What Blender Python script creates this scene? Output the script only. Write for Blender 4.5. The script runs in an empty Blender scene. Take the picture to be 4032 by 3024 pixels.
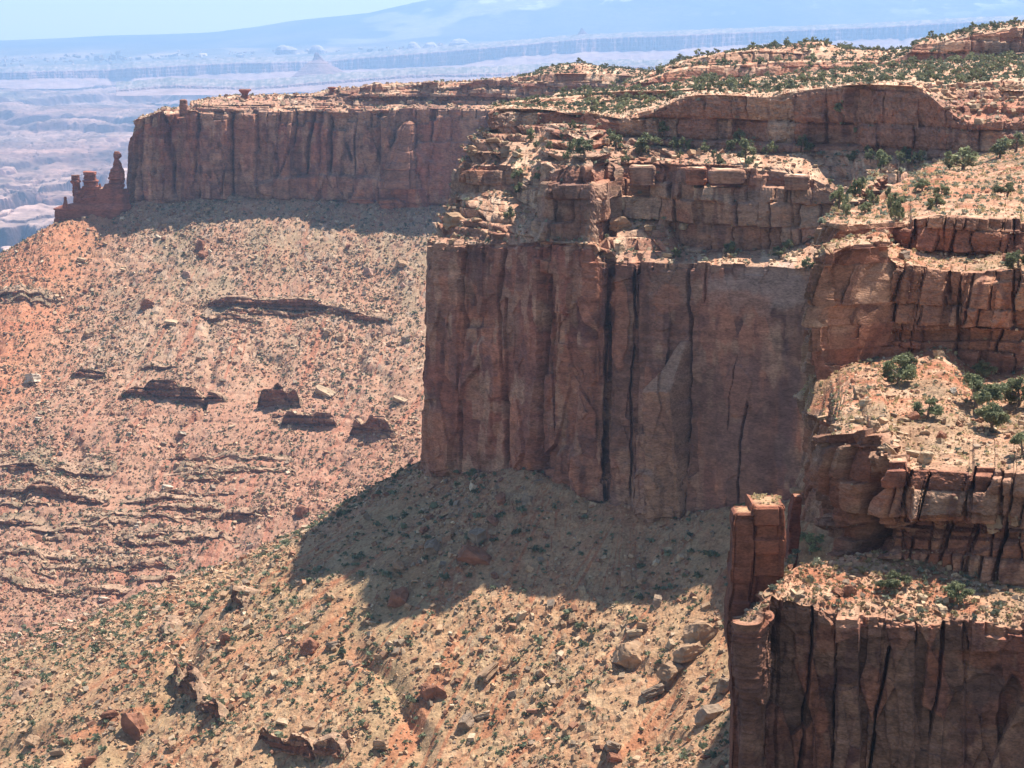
import bpy, math, random
import numpy as np

# ------------------------------------------------------------------ camera, sky, sun, exposure
scene = bpy.context.scene
col = scene.collection
F_PX = 8732.0                                   # focal length in pixels of the 4032 x 3024 photograph
PITCH = math.atan(1432.0 / F_PX)                # looking down: the horizon lies at row 80
CP, SP = math.cos(PITCH), math.sin(PITCH)
cam_d = bpy.data.cameras.new('camera')
cam = bpy.data.objects.new('camera', cam_d)
col.objects.link(cam)
cam_d.sensor_width = 36.0
cam_d.lens = 36.0 * F_PX / 4032.0
cam_d.clip_start = 1.0
cam_d.clip_end = 300000.0
cam.location = (0, 0, 0)
cam.rotation_euler = (math.pi / 2 - PITCH, 0, 0)
scene.camera = cam

SUN_EL, SUN_AZ = math.radians(62.0), math.radians(53.0)     # azimuth clockwise from +Y (the view direction)
SUN_V = np.array([math.sin(SUN_AZ) * math.cos(SUN_EL), math.cos(SUN_AZ) * math.cos(SUN_EL), math.sin(SUN_EL)])
world = bpy.data.worlds.new('World')
scene.world = world
world.use_nodes = True
wn = world.node_tree.nodes
wl = world.node_tree.links
wn.clear()
sky = wn.new('ShaderNodeTexSky')
sky.sky_type = 'NISHITA'
sky.sun_disc = False
sky.sun_elevation = SUN_EL
sky.sun_rotation = SUN_AZ
sky.altitude = 1800.0
sky.air_density = 1.2
sky.dust_density = 0.5
sky.ozone_density = 1.0
bg = wn.new('ShaderNodeBackground')
bg.inputs['Strength'].default_value = 0.074
wo = wn.new('ShaderNodeOutputWorld')
wl.new(sky.outputs[0], bg.inputs['Color'])
wl.new(bg.outputs[0], wo.inputs['Surface'])
sun_d = bpy.data.lights.new('sun', 'SUN')
sun_d.energy = 5.0
sun_d.angle = math.radians(0.53)
sun_d.color = (1.0, 0.95, 0.88)
sun = bpy.data.objects.new('sun', sun_d)
col.objects.link(sun)
sun.rotation_euler = (math.pi / 2 - SUN_EL, 0, math.pi - SUN_AZ)
sun.location = (300, 300, 600)
scene.view_settings.view_transform = 'Standard'
scene.view_settings.look = 'None'
scene.view_settings.exposure = 1.22
scene.view_settings.gamma = 1.0
scene.render.engine = 'CYCLES'
cy = scene.cycles
cy.max_bounces = 4
cy.diffuse_bounces = 3
cy.glossy_bounces = 1
cy.transmission_bounces = 1
cy.volume_bounces = 2
cy.transparent_max_bounces = 4
cy.sample_clamp_indirect = 4.0
cy.use_denoising = True
try:
    cy.denoiser = 'OPENIMAGEDENOISE'
    cy.denoising_input_passes = 'RGB_ALBEDO_NORMAL'
except Exception:
    pass

rng = np.random.default_rng(11)
random.seed(11)

# ------------------------------------------------------------------ projection
def P(px, py, Y):
    """World point at forward distance Y seen at pixel (px, py) of the 4032 x 3024 photograph."""
    u, v = (px - 2016.0) / F_PX, (1512.0 - py) / F_PX
    dy, dz = CP + v * SP, -SP + v * CP
    return (u * Y / dy, Y, dz * Y / dy)

def proj(p):
    p = np.asarray(p, dtype=np.float64)
    d = p[..., 1] * CP - p[..., 2] * SP
    up = p[..., 1] * SP + p[..., 2] * CP
    d = np.maximum(d, 1e-3)
    return 2016.0 + F_PX * p[..., 0] / d, 1512.0 - F_PX * up / d, d

# ------------------------------------------------------------------ noise
def hsh(*a, seed=0):
    """Hash of integer arrays to floats in 0..1."""
    h = np.uint32(seed * 2654435761 % 4294967296)
    out = None
    ks = (np.uint32(0x9E3779B1), np.uint32(0x85EBCA77), np.uint32(0xC2B2AE3D), np.uint32(0x27D4EB2F))
    with np.errstate(over='ignore'):
        for i, x in enumerate(a):
            x = np.asarray(np.floor(x)).astype(np.int64).astype(np.uint32)
            t = x * ks[i % 4]
            out = (t + h) if out is None else ((out ^ (out >> np.uint32(15))) * np.uint32(0x2C1B3C6D) + t)
        out = out ^ (out >> np.uint32(16))
        out = out * np.uint32(0x7FEB352D)
        out = out ^ (out >> np.uint32(15))
        out = out * np.uint32(0x846CA68B)
        out = out ^ (out >> np.uint32(16))
    return out.astype(np.float64) / 4294967296.0

def vn(x, y, z=None, seed=0):
    """Smooth value noise, -1..1, in two or three dimensions."""
    x = np.asarray(x, dtype=np.float64)
    y = np.asarray(y, dtype=np.float64)
    x, y = np.broadcast_arrays(x, y)
    ix, iy = np.floor(x), np.floor(y)
    fx, fy = x - ix, y - iy
    fx = fx * fx * fx * (fx * (fx * 6 - 15) + 10)
    fy = fy * fy * fy * (fy * (fy * 6 - 15) + 10)
    def layer(iz):
        a = [iz] if iz is not None else []
        c00 = hsh(ix, iy, *a, seed=seed)
        c10 = hsh(ix + 1, iy, *a, seed=seed)
        c01 = hsh(ix, iy + 1, *a, seed=seed)
        c11 = hsh(ix + 1, iy + 1, *a, seed=seed)
        a0 = c00 + (c10 - c00) * fx
        a1 = c01 + (c11 - c01) * fx
        return a0 + (a1 - a0) * fy
    if z is None:
        return layer(None) * 2 - 1
    z = np.asarray(z, dtype=np.float64)
    z = np.broadcast_to(z, x.shape)
    iz = np.floor(z)
    fz = z - iz
    fz = fz * fz * fz * (fz * (fz * 6 - 15) + 10)
    l0, l1 = layer(iz), layer(iz + 1)
    return (l0 + (l1 - l0) * fz) * 2 - 1

def fbm(x, y, z=None, oct=4, seed=0, gain=0.5):
    a, t, n = 1.0, 0.0, 0.0
    f = 1.0
    for o in range(oct):
        t = t + a * vn(np.asarray(x) * f + 17.3 * o, np.asarray(y) * f, None if z is None else np.asarray(z) * f, seed=seed + o)
        n += a
        a *= gain
        f *= 2.03
    return t / n

def sst(a, b, x):
    t = np.clip((np.asarray(x, dtype=np.float64) - a) / (b - a), 0, 1)
    return t * t * (3 - 2 * t)

def cells1(s, w, seed=0, row=0, jit=0.75):
    """Jittered cells along one axis: id, distance to the left and right boundary."""
    q = s / w
    i0 = np.floor(q)
    row = np.broadcast_to(row, np.shape(q))
    def b(i):
        return i + jit * (hsh(i, row, seed=seed) - 0.5)
    lo, hi = b(i0), b(i0 + 1)
    idn = np.where(q < lo, i0 - 1, np.where(q >= hi, i0 + 1, i0))
    L, R = b(idn), b(idn + 1)
    return idn, (q - L) * w, (R - q) * w

def voro2(u, v, seed=0):
    """Nearest cell hash and the gap between the two nearest cell centres."""
    iu, iv = np.floor(u), np.floor(v)
    f1 = np.full(np.shape(u), 9.0)
    f2 = f1.copy()
    idh = np.zeros(np.shape(u))
    du, dv = idh.copy(), idh.copy()
    for a in (-1, 0, 1):
        for c in (-1, 0, 1):
            cu, cv = iu + a, iv + c
            x = cu + hsh(cu, cv, seed=seed)
            y = cv + hsh(cu, cv, seed=seed + 1)
            d = (x - u) ** 2 + (y - v) ** 2
            hid = hsh(cu, cv, seed=seed + 2)
            near = d < f1
            f2 = np.where(near, f1, np.minimum(f2, d))
            idh = np.where(near, hid, idh)
            du, dv = np.where(near, u - x, du), np.where(near, v - y, dv)
            f1 = np.where(near, d, f1)
    return idh, du, dv

def mixc(a, b, t):
    t = np.clip(t, 0, 1)[..., None]
    return np.asarray(a) * (1 - t) + np.asarray(b) * t

# ------------------------------------------------------------------ scene helpers
def tag(o, label=None, cat=None, group=None, kind=None):
    if label: o['label'] = label
    if cat: o['category'] = cat
    if group: o['group'] = group
    if kind: o['kind'] = kind
    return o

def mesh_np(name, verts, quads=None, tris=None, alb=None, smooth=False, polys=None):
    verts = np.ascontiguousarray(verts, dtype=np.float32).reshape(-1, 3)
    me = bpy.data.meshes.new(name)
    me.vertices.add(len(verts))
    me.vertices.foreach_set('co', verts.ravel())
    loops, starts, tot = [], [], 0
    for arr, k in ((quads, 4), (tris, 3)):
        if arr is not None and len(arr):
            a = np.ascontiguousarray(arr, dtype=np.int32).reshape(-1, k)
            loops.append(a.ravel())
            starts.append(np.arange(len(a), dtype=np.int32) * k + tot)
            tot += a.size
    loops = np.concatenate(loops)
    starts = np.concatenate(starts)
    me.loops.add(len(loops))
    me.loops.foreach_set('vertex_index', loops)
    me.polygons.add(len(starts))
    me.polygons.foreach_set('loop_start', starts)
    if smooth:
        me.polygons.foreach_set('use_smooth', np.ones(len(starts), dtype=bool))
    else:
        me.polygons.foreach_set('use_smooth', np.zeros(len(starts), dtype=bool))
    if alb is not None:
        at = me.attributes.new('albedo', 'FLOAT_COLOR', 'POINT')
        c = np.ones((len(verts), 4), dtype=np.float32)
        c[:, :3] = np.asarray(alb).reshape(-1, 3)
        at.data.foreach_set('color', c.ravel())
    me.update(calc_edges=True)
    me.validate()
    return me

def obj(name, me, mat, parent=None, loc=None):
    o = bpy.data.objects.new(name, me)
    col.objects.link(o)
    if mat is not None:
        me.materials.clear()
        me.materials.append(mat)
    if parent is not None: o.parent = parent
    if loc is not None: o.location = loc
    return o

def grid_quads(M, N):
    i = np.arange(M - 1)[:, None] * N + np.arange(N - 1)[None, :]
    return np.stack([i, i + N, i + N + 1, i + 1], axis=-1).reshape(-1, 4)

# ------------------------------------------------------------------ materials
def rock_material(name, scale=1.0, bump=0.35, rough=0.95, contrast=0.45, strat=0.0, tint=(0.88, 0.80, 0.77)):
    m = bpy.data.materials.new(name)
    m.use_nodes = True
    n, l = m.node_tree.nodes, m.node_tree.links
    bs = n['Principled BSDF']
    bs.inputs['Roughness'].default_value = rough
    bs.inputs['Specular IOR Level'].default_value = 0.15
    at = n.new('ShaderNodeAttribute')
    at.attribute_name = 'albedo'
    tc = n.new('ShaderNodeTexCoord')
    mp = n.new('ShaderNodeMapping')
    mp.inputs['Scale'].default_value = (scale, scale, scale * (1.0 + strat))
    l.new(tc.outputs['Object'], mp.inputs['Vector'])
    nz = n.new('ShaderNodeTexNoise')
    nz.inputs['Scale'].default_value = 1.3
    nz.inputs['Detail'].default_value = 8.0
    nz.inputs['Roughness'].default_value = 0.68
    l.new(mp.outputs[0], nz.inputs['Vector'])
    mr = n.new('ShaderNodeMapRange')
    mr.inputs['From Min'].default_value = 0.3
    mr.inputs['From Max'].default_value = 0.7
    mr.inputs['To Min'].default_value = 1.0 - contrast
    mr.inputs['To Max'].default_value = 1.0 + contrast
    n2 = n.new('ShaderNodeTexNoise')
    n2.inputs['Scale'].default_value = 0.28
    n2.inputs['Detail'].default_value = 5.0
    n2.inputs['Roughness'].default_value = 0.6
    l.new(mp.outputs[0], n2.inputs['Vector'])
    av = n.new('ShaderNodeMath')
    av.operation = 'MULTIPLY_ADD'
    av.inputs[1].default_value = 0.6
    l.new(n2.outputs['Fac'], av.inputs[0])
    l.new(nz.outputs['Fac'], av.inputs[2])
    sb = n.new('ShaderNodeMath')
    sb.operation = 'SUBTRACT'
    sb.inputs[1].default_value = 0.3
    l.new(av.outputs[0], sb.inputs[0])
    l.new(sb.outputs[0], mr.inputs['Value'])
    mx = n.new('ShaderNodeVectorMath')
    mx.operation = 'SCALE'
    l.new(at.outputs['Color'], mx.inputs[0])
    l.new(mr.outputs[0], mx.inputs['Scale'])
    tm = n.new('ShaderNodeVectorMath')
    tm.operation = 'MULTIPLY'
    tm.inputs[1].default_value = tint
    l.new(mx.outputs[0], tm.inputs[0])
    l.new(tm.outputs[0], bs.inputs['Base Color'])
    bp = n.new('ShaderNodeBump')
    bp.inputs['Strength'].default_value = bump
    bp.inputs['Distance'].default_value = 0.5 / scale
    l.new(nz.outputs['Fac'], bp.inputs['Height'])
    l.new(bp.outputs[0], bs.inputs['Normal'])
    return m

def plain_material(name, color, rough=0.9, var=0.25, scale=2.0, trans=None):
    m = bpy.data.materials.new(name)
    m.use_nodes = True
    n, l = m.node_tree.nodes, m.node_tree.links
    bs = n['Principled BSDF']
    bs.inputs['Roughness'].default_value = rough
    bs.inputs['Specular IOR Level'].default_value = 0.15
    tc = n.new('ShaderNodeTexCoord')
    nz = n.new('ShaderNodeTexNoise')
    nz.inputs['Scale'].default_value = scale
    nz.inputs['Detail'].default_value = 4.0
    l.new(tc.outputs['Object'], nz.inputs['Vector'])
    oi = n.new('ShaderNodeObjectInfo')
    ad = n.new('ShaderNodeMath')
    ad.operation = 'ADD'
    l.new(nz.outputs['Fac'], ad.inputs[0])
    l.new(oi.outputs['Random'], ad.inputs[1])
    mr = n.new('ShaderNodeMapRange')
    mr.inputs['From Min'].default_value = 0.4
    mr.inputs['From Max'].default_value = 1.6
    mr.inputs['To Min'].default_value = 1.0 - var
    mr.inputs['To Max'].default_value = 1.0 + var
    l.new(ad.outputs[0], mr.inputs['Value'])
    mx = n.new('ShaderNodeVectorMath')
    mx.operation = 'SCALE'
    mx.inputs[0].default_value = color
    l.new(mr.outputs[0], mx.inputs['Scale'])
    l.new(mx.outputs[0], bs.inputs['Base Color'])
    return m

M_CLIFF = rock_material('cliff_rock', 0.9, 0.5, strat=1.5)
M_NEAR = rock_material('near_cliff_rock', 2.2, 0.6, strat=1.2, tint=(0.74, 0.60, 0.55))
M_LEDGE = rock_material('ledge_rock', 0.8, 0.5, strat=1.5, tint=(0.56, 0.46, 0.42))
M_FAR = rock_material('far_cliff_rock', 0.4, 0.5, strat=1.5)
M_TALUS = rock_material('talus_soil', 1.1, 0.8, contrast=0.4, tint=(0.80, 0.71, 0.65))
M_RUBBLE = rock_material('rubble_rock', 1.5, 0.3, contrast=0.3, tint=(0.76, 0.70, 0.63))
M_PLAIN = rock_material('canyon_ground', 0.02, 0.6, contrast=0.3, tint=(0.7, 0.6, 0.56))
M_DIST = rock_material('distant_rock', 0.008, 0.6, contrast=0.3, tint=(0.75, 0.68, 0.66))

RED = np.array((0.310, 0.122, 0.080))
ORANGE = np.array((0.430, 0.190, 0.112))
VARN = np.array((0.120, 0.062, 0.055))
TAN = np.array((0.440, 0.275, 0.180))
PALE = np.array((0.680, 0.530, 0.365))
GREYT = np.array((0.320, 0.200, 0.140))
SOIL = np.array((0.430, 0.210, 0.120))
GREENF = np.array((0.260, 0.240, 0.155))

# ------------------------------------------------------------------ lofted cliffs
VIS = []        # (positions, albedo-kind name, cell area, up-facing) of every terrain sheet, for planting

def resample_ribs(R, ds, level):
    """R[n,K,3] -> ribs at an even spacing ds along the plan line of one level (Catmull-Rom in between, clamped)."""
    pl = R[:, level, :2]
    seg = np.maximum(np.linalg.norm(np.diff(pl, axis=0), axis=1), 0.05)
    s = np.concatenate([[0], np.cumsum(seg)])
    M = max(2, int(s[-1] / ds) + 1)
    t = np.linspace(0, s[-1], M)
    out = np.empty((M, R.shape[1], 3))
    n = len(s)
    m = np.empty_like(R)
    d = (R[1:] - R[:-1]) / seg[:, None, None]
    m[0], m[-1] = d[0], d[-1]
    for i in range(1, n - 1):                      # limited tangents: no overshoot
        a, b = d[i - 1], d[i]
        m[i] = np.where(a * b > 0, 2 * a * b / np.where(np.abs(a + b) < 1e-9, 1e-9, a + b), 0.0)
    k = np.clip(np.searchsorted(s, t, side='right') - 1, 0, n - 2)
    h = seg[k]
    u = ((t - s[k]) / h)[:, None, None]
    h = h[:, None, None]
    out = (R[k] * (2 * u ** 3 - 3 * u ** 2 + 1) + m[k] * h * (u ** 3 - 2 * u ** 2 + u)
           + R[k + 1] * (-2 * u ** 3 + 3 * u ** 2) + m[k + 1] * h * (u ** 3 - u ** 2))
    return out, t

def wall_shape(s, z, p, seed):
    """Jointed massive sandstone: columns, cracks, spalled panels.  Returns outward offset and albedo."""
    sw = s + 0.9 * vn(s * 0.05, z * 0.05, seed=seed) + 0.25 * vn(s * 0.3, z * 0.2, seed=seed + 1)
    cid, dl, dr = cells1(sw, p['colw'], seed + 2)
    off = (hsh(cid, seed=seed + 3) - 0.5) * 2 * p['colamp']
    u = dl / np.maximum(dl + dr, 1e-3)
    off += p['bulge'] * (hsh(cid, seed=seed + 4)) * (1 - (2 * u - 1) ** 2)
    eid = cid + (dr < dl)
    ed = np.minimum(dl, dr)
    k = hsh(eid, seed=seed + 5)
    off -= p['crk'] * k * k * np.exp(-(ed / (p['crkw'] * (0.4 + k))) ** 2)
    h1, du, dv = voro2(sw / p['pw'], z / p['ph'], seed + 6)
    off += (h1 - 0.5) * p['pamp'] + (hsh(np.floor(h1 * 9973), seed=seed + 61) - 0.5) * 0.42 * du * p['pw'] + (hsh(np.floor(h1 * 7919), seed=seed + 62) - 0.5) * 0.12 * dv * p['ph']
    off += (hsh(cid, seed=seed + 63) - 0.5) * 0.30 * (dl - dr) * 0.5
    h2, du, dv = voro2(sw / (p['pw'] * 0.37) + 31, z / (p['ph'] * 0.3), seed + 9)
    m2 = sst(-0.1, 0.4, vn(s * 0.07, z * 0.05, seed=seed + 12))
    off += ((h2 - 0.5) * p['pamp'] * 0.55 + (hsh(np.floor(h2 * 9973), seed=seed + 64) - 0.5) * 0.4 * du * p['pw'] * 0.37) * m2
    bid, bl, br = cells1(z + 0.3 * vn(s * 0.04, z * 0.0, seed=seed + 13), p['bedT'], seed + 14)
    off += (hsh(bid, seed=seed + 15) - 0.5) * p['bed']
    off += p['fine'] * fbm(s * 0.55 / p['ks'], z * 0.75 / p['ks'], oct=4, seed=seed + 16, gain=0.6)
    # albedo
    base = mixc(RED, GREYT, 0.5 + 0.9 * vn(s * 0.04, z * 0.03, seed=seed + 20))
    fresh = sst(0.70, 0.9, h1 + 0.25 * vn(s * 0.2, z * 0.1, seed=seed + 21)) * 0.7
    a = mixc(base, ORANGE, fresh)
    var = sst(0.16, 0.34, 0.5 * fbm(s * 0.45 / p['ks'], z * 0.11 / p['ks'], oct=4, seed=seed + 23) + 0.55 * (h2 - 0.5) * 1.1 + 0.45 * (h1 - 0.5) + 0.4 * fbm(s * 0.09 / p['ks'], z * 0.07 / p['ks'], oct=3, seed=seed + 27))
    a = mixc(a, VARN, 0.58 * var)
    patch = sst(0.62, 0.8, hsh(np.floor(h1 * 997), seed=seed + 24)) * sst(-0.1, 0.3, vn(s * 0.3, z * 0.25, seed=seed + 25))
    a = mixc(a, VARN * 0.8, patch * 0.6)
    light = sst(0.2, 0.45, fbm(s * 0.3 / p['ks'], z * 0.14 / p['ks'], oct=4, seed=seed + 29))
    a = mixc(a, TAN, 0.65 * light)
    a = mixc(a, TAN * 0.9, 0.5 * sst(0.55, 0.75, h2) * sst(-0.2, 0.3, vn(s * 0.08, z * 0.06, seed=seed + 28)))
    a = a * (1 + 0.13 * vn(s * 0.02, z * 1.1 / p['ks'], seed=seed + 26) + 0.34 * (h2 - 0.5) + 0.26 * (h1 - 0.5))[..., None]
    return off, a

def ledge_shape(s, z, p, seed, zdip=0.0):
    """Bedded sandstone: blocks in courses, rounded, with open joints and weak recessed beds."""
    zz = z + 0.5 * vn(s * 0.035, z * 0 + 3.3, seed=seed) + 0.15 * vn(s * 0.2, z * 0.1, seed=seed + 1)
    bed, bl, br = cells1(zz, p['T'], seed + 2)
    w = bl / np.maximum(bl + br, 1e-3)
    hb = hsh(bed, seed=seed + 3)
    s = s + p.get('shear', 0.0) * z
    L = p['L'] * (0.5 + 1.1 * hb)
    ss = s + 0.35 * vn(s * 0.4, z * 0.5, seed=seed + 4) + hb * 61.0
    blk, dl, dr = cells1(ss, L, seed + 5, row=bed)
    hk = hsh(bed, blk, seed=seed + 6)
    off = p['A'] * vn(s / 14.0, bed * 3.7, seed=seed + 7)
    off += p['B'] * (hb - 0.5) * 2
    off -= p['B'] * 1.6 * (hb < 0.22)
    off += p['C'] * (hk - 0.5) * 2
    off -= p['r'] * np.abs(2 * w - 1) ** 7
    off += np.clip((hsh(bed, blk, seed=seed + 31) - 0.5) * 0.9 * (dl - dr) * 0.5, -1.2 * p['C'], 1.2 * p['C'])
    off += np.clip((hsh(bed, blk, seed=seed + 32) - 0.6) * 0.7 * (bl - br) * 0.5, -p['C'], p['C'])
    ed = np.minimum(dl, dr)
    ek = hsh(bed, blk + (dr < dl), seed=seed + 8)
    off -= p['jd'] * ek * np.exp(-(ed / (p['jw'] * (0.5 + ek))) ** 2)
    # master joints that cut all beds
    jid, jl, jr = cells1(s + 0.6 * vn(s * 0.2, z * 0.15, seed=seed + 9), p['L'] * 2.3, seed + 10)
    jk = hsh(jid + (jr < jl), seed=seed + 11) ** 1.5
    off += p['C'] * 1.3 * (hsh(jid, seed=seed + 12) - 0.5)
    off -= p['jd'] * 2.2 * jk ** 2 * np.exp(-(np.minimum(jl, jr) / (p['jw'] * (0.5 + jk))) ** 2)
    off += p['fine'] * fbm(s * 1.1 / p['ks'], z * 1.6 / p['ks'], oct=4, seed=seed + 13, gain=0.6)
    base = mixc(RED, TAN, 0.25 + 0.75 * hsh(bed, seed=seed + 14))
    a = mixc(base, PALE, 0.55 * sst(0.62, 0.9, hk))
    a = mixc(a, GREYT, 0.6 * sst(0.0, 0.5, vn(s * 0.09, z * 0.2, seed=seed + 15)))
    var = sst(0.1, 0.6, fbm(s * 0.6 / p['ks'], z * 0.1 / p['ks'], oct=3, seed=seed + 16) + 0.3 * (hk - 0.5))
    a = mixc(a, VARN * 1.25, 0.6 * var)
    a = mixc(a, ORANGE, 0.5 * sst(0.25, 0.6, vn(s * 0.15, z * 0.25, seed=seed + 18)))
    a = a * (1 + 0.14 * vn(s * 0.05, zz * 2.2, seed=seed + 17))[..., None]
    return off, a

def loft(name, ribs, kinds, ds, level, wallp, ledgep, mat, seed, cracks=(), bumps=(), label=None, cat='cliff',
         soil=SOIL, drow=None, benchn=0.35, pale=0.5, obj_name=None, stain=(), calm=(), notch=(3.5, 1.0, 1.8), slabs=(), palerim=0.8):
    R = np.array(ribs, dtype=np.float64)
    kpar = [k[1] if isinstance(k, tuple) else None for k in kinds]
    kinds = [k[0] if isinstance(k, tuple) else k for k in kinds]
    R0 = R.copy()
    if kinds[0] == 'wall':
        R[:, 0, 2] -= 9.0
    C, s = resample_ribs(R, ds, level)
    M, K = C.shape[0], C.shape[1]
    rows, segid, vv = [], [], []
    drow = drow or ds
    for k in range(K - 1):
        ln = np.percentile(np.linalg.norm(C[:, k + 1] - C[:, k], axis=1), 80)
        kind = kinds[k]
        step = drow if kind in ('wall', 'ledge', 'slope') else drow * 2.0
        m = int(max(2, min(420, ln / step)))
        v = np.arange(m) / m
        rows.append(C[:, k, None, :] * (1 - v)[None, :, None] + C[:, k + 1, None, :] * v[None, :, None])
        segid += [k] * m
        vv += list(v)
    rows.append(C[:, -1:, :])
    segid.append(K - 2)
    vv.append(1.0)
    X = np.concatenate(rows, axis=1)
    segid, vv = np.array(segid), np.array(vv)
    N = X.shape[1]
    # outward direction in plan, smoothed
    T = np.gradient(C[:, level, :2], axis=0)
    win = max(3, int(6.0 / ds) | 1)
    ker = np.hanning(win + 2)[1:-1]
    ker /= ker.sum()
    Tp = np.pad(T, ((win // 2, win // 2), (0, 0)), mode='edge')
    T = np.stack([np.convolve(Tp[:, i], ker, 'valid') for i in (0, 1)], axis=1)
    T /= np.maximum(np.linalg.norm(T, axis=1, keepdims=True), 1e-6)
    O = np.stack([T[:, 1], -T[:, 0]], axis=1)
    sl = np.concatenate([np.zeros((1, K)), np.cumsum(np.linalg.norm(np.diff(C[:, :, :2], axis=0), axis=2), axis=0)], axis=0)
    S = np.empty((M, N))
    for k in range(K - 1):
        qq = np.where(segid == k)[0]
        S[:, qq] = (sl[:, k + 1] if kinds[k][0] == 'w' else 0.5 * (sl[:, k] + sl[:, k + 1]))[:, None]
    Z = X[:, :, 2]
    off = np.zeros((M, N))
    alb = np.zeros((M, N, 3))
    dz = np.zeros((M, N))
    isb = np.zeros((M, N))
    for k in range(K - 1):
        q = np.where(segid == k)[0]
        kind = kinds[k]
        if kind == 'wall':
            o, a = wall_shape(S[:, q], Z[:, q], wallp, seed)
            db = C[:, k + 1, 2][:, None] - Z[:, q]
            ci, cl, cr = cells1(S[:, q] + 0.3 * vn(S[:, q] * 0.6, Z[:, q] * 0.5, seed=seed + 90), notch[0], seed + 91)
            hn = hsh(ci, seed=seed + 92)
            dn = notch[1] * (0.5 + 2.2 * hsh(ci, seed=seed + 93))
            o = o - notch[2] * (hn ** 2) * (1 - sst(dn * 0.9, dn, db)) - 0.5 * notch[2] * np.exp(-(np.minimum(cl, cr) / 0.25) ** 2) * (1 - sst(dn * 0.8, dn, db))
            a = mixc(a, TAN, 0.55 * (1 - sst(dn * 0.8, dn, db)) * (hn > 0.3))
            rz = (hsh(ci, seed=seed + 94) - 0.6) * notch[1] * 0.9
            dz[:, q] = rz * (1 - sst(0, notch[1] * 2.5, db))
            off[:, q], alb[:, q] = o, a
        elif kind in ('ledge', 'slope'):
            lp = kpar[k] or ledgep
            o, a = ledge_shape(S[:, q], Z[:, q], lp, seed + 100 + (0 if kind == 'ledge' else 7))
            if kind == 'slope':
                rise = np.maximum(C[:, k + 1, 2] - C[:, k, 2], 0.3)
                run = np.linalg.norm(C[:, k + 1, :2] - C[:, k, :2], axis=1)
                cot = np.clip(run / rise, 0, 4.6)[:, None]
                zz = Z[:, q] + 0.5 * vn(S[:, q] * 0.035, Z[:, q] * 0 + 3.3, seed=seed + 107)
                bed, bl, br = cells1(zz, lp['T'], seed + 107 + 2)
                st = 0.95 * sst(-0.45, 0.15, fbm(S[:, q] * 0.09, Z[:, q] * 0.09, oct=2, seed=seed + 41))
                st = st * sst(1.0, 3.0, rise)[:, None]
                o = o * (0.4 + 0.6 * st) + np.clip(st * 0.85 * cot * (bl - br) * 0.5, -3.2, 3.2)
                rub = 1 - st
                a = mixc(a, mixc(soil, PALE, 0.5 + 0.5 * vn(S[:, q] * 0.9, Z[:, q] * 0.9, seed=seed + 42)), rub * 0.8)
            if kind == 'ledge' and notch[2] > 0:
                db = C[:, k + 1, 2][:, None] - Z[:, q]
                ci, cl, cr = cells1(S[:, q] + 0.3 * vn(S[:, q] * 0.6, Z[:, q] * 0.5, seed=seed + 95 + k), notch[0] * 1.3, seed + 96 + k)
                hn = hsh(ci, seed=seed + 97 + k)
                hgt_ = (C[:, k + 1, 2] - C[:, k, 2])[:, None]
                nd_ = np.clip(notch[1] * (0.5 + 1.6 * hsh(ci, seed=seed + 98 + k)), 0.1, np.maximum(hgt_ * 0.4, 0.1))
                o = o - 0.8 * notch[2] * hn ** 2 * (1 - sst(nd_ * 0.9, nd_, db))
                dz[:, q] = (hsh(ci, seed=seed + 99 + k) - 0.7) * np.minimum(notch[1] * 1.1, hgt_ * 0.3) * (1 - sst(0, np.maximum(notch[1] * 2.0, 0.2), db))
            if kind == 'slope' and k > 0 and kinds[k - 1] in ('wall', 'ledge'):
                vw = 1 - sst(0, 0.25, vv[q])[None, :]
                dz[:, q] = dz[:, q[0] - 1:q[0]] * vw
                o = o * (1 - vw) + off[:, q[0] - 1:q[0]] * vw
            off[:, q], alb[:, q] = o, a
    for k in range(K - 1):
        q = np.where(segid == k)[0]
        if kinds[k] == 'bench':
            v = vv[q][None, :]
            lo = off[:, q[0] - 1:q[0]] if q[0] > 0 else np.zeros((M, 1))
            hi = off[:, q[-1] + 1:q[-1] + 2] if (q[-1] + 1 < N and k < K - 2) else lo * 0
            off[:, q] = lo * (1 - v) ** 3 + hi * v ** 3
            xx, yy = X[:, q, 0], X[:, q, 1]
            e = sst(0, 0.12, v) * (1 - 0.6 * sst(0.9, 1.0, v))
            dzl = dz[:, q[0] - 1:q[0]] if q[0] > 0 else np.zeros((M, 1))
            dz[:, q] = dzl * (1 - sst(0, 0.35, v)) + e * benchn * (1.6 * fbm(xx * 0.09, yy * 0.09, oct=3, seed=seed + 50) + 0.8 * np.abs(fbm(xx * 0.5, yy * 0.5, oct=3, seed=seed + 51)))
            a = mixc(soil, PALE, 0.35 + 0.9 * fbm(xx * 0.35, yy * 0.35, oct=4, seed=seed + 52))
            a = mixc(a, GREENF * 1.2, 0.6 * sst(0.05, 0.5, fbm(xx * 0.08, yy * 0.08, oct=3, seed=seed + 53)))
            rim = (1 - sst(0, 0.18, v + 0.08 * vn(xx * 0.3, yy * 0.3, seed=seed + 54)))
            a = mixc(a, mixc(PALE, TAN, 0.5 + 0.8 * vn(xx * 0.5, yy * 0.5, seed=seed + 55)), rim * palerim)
            alb[:, q] = a
            isb[:, q] = 1
    px, py, dd = proj(X)
    for (x0, x1, am) in calm:                    # stretches of wall without joints
        mk = sst(x0 - 15, x0 + 15, px) * (1 - sst(x1 - 15, x1 + 15, px)) * np.isin(segid, [k for k in range(K - 1) if kinds[k] == 'wall'])[None, :]
        off = off * (1 - mk * (1 - am))
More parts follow.
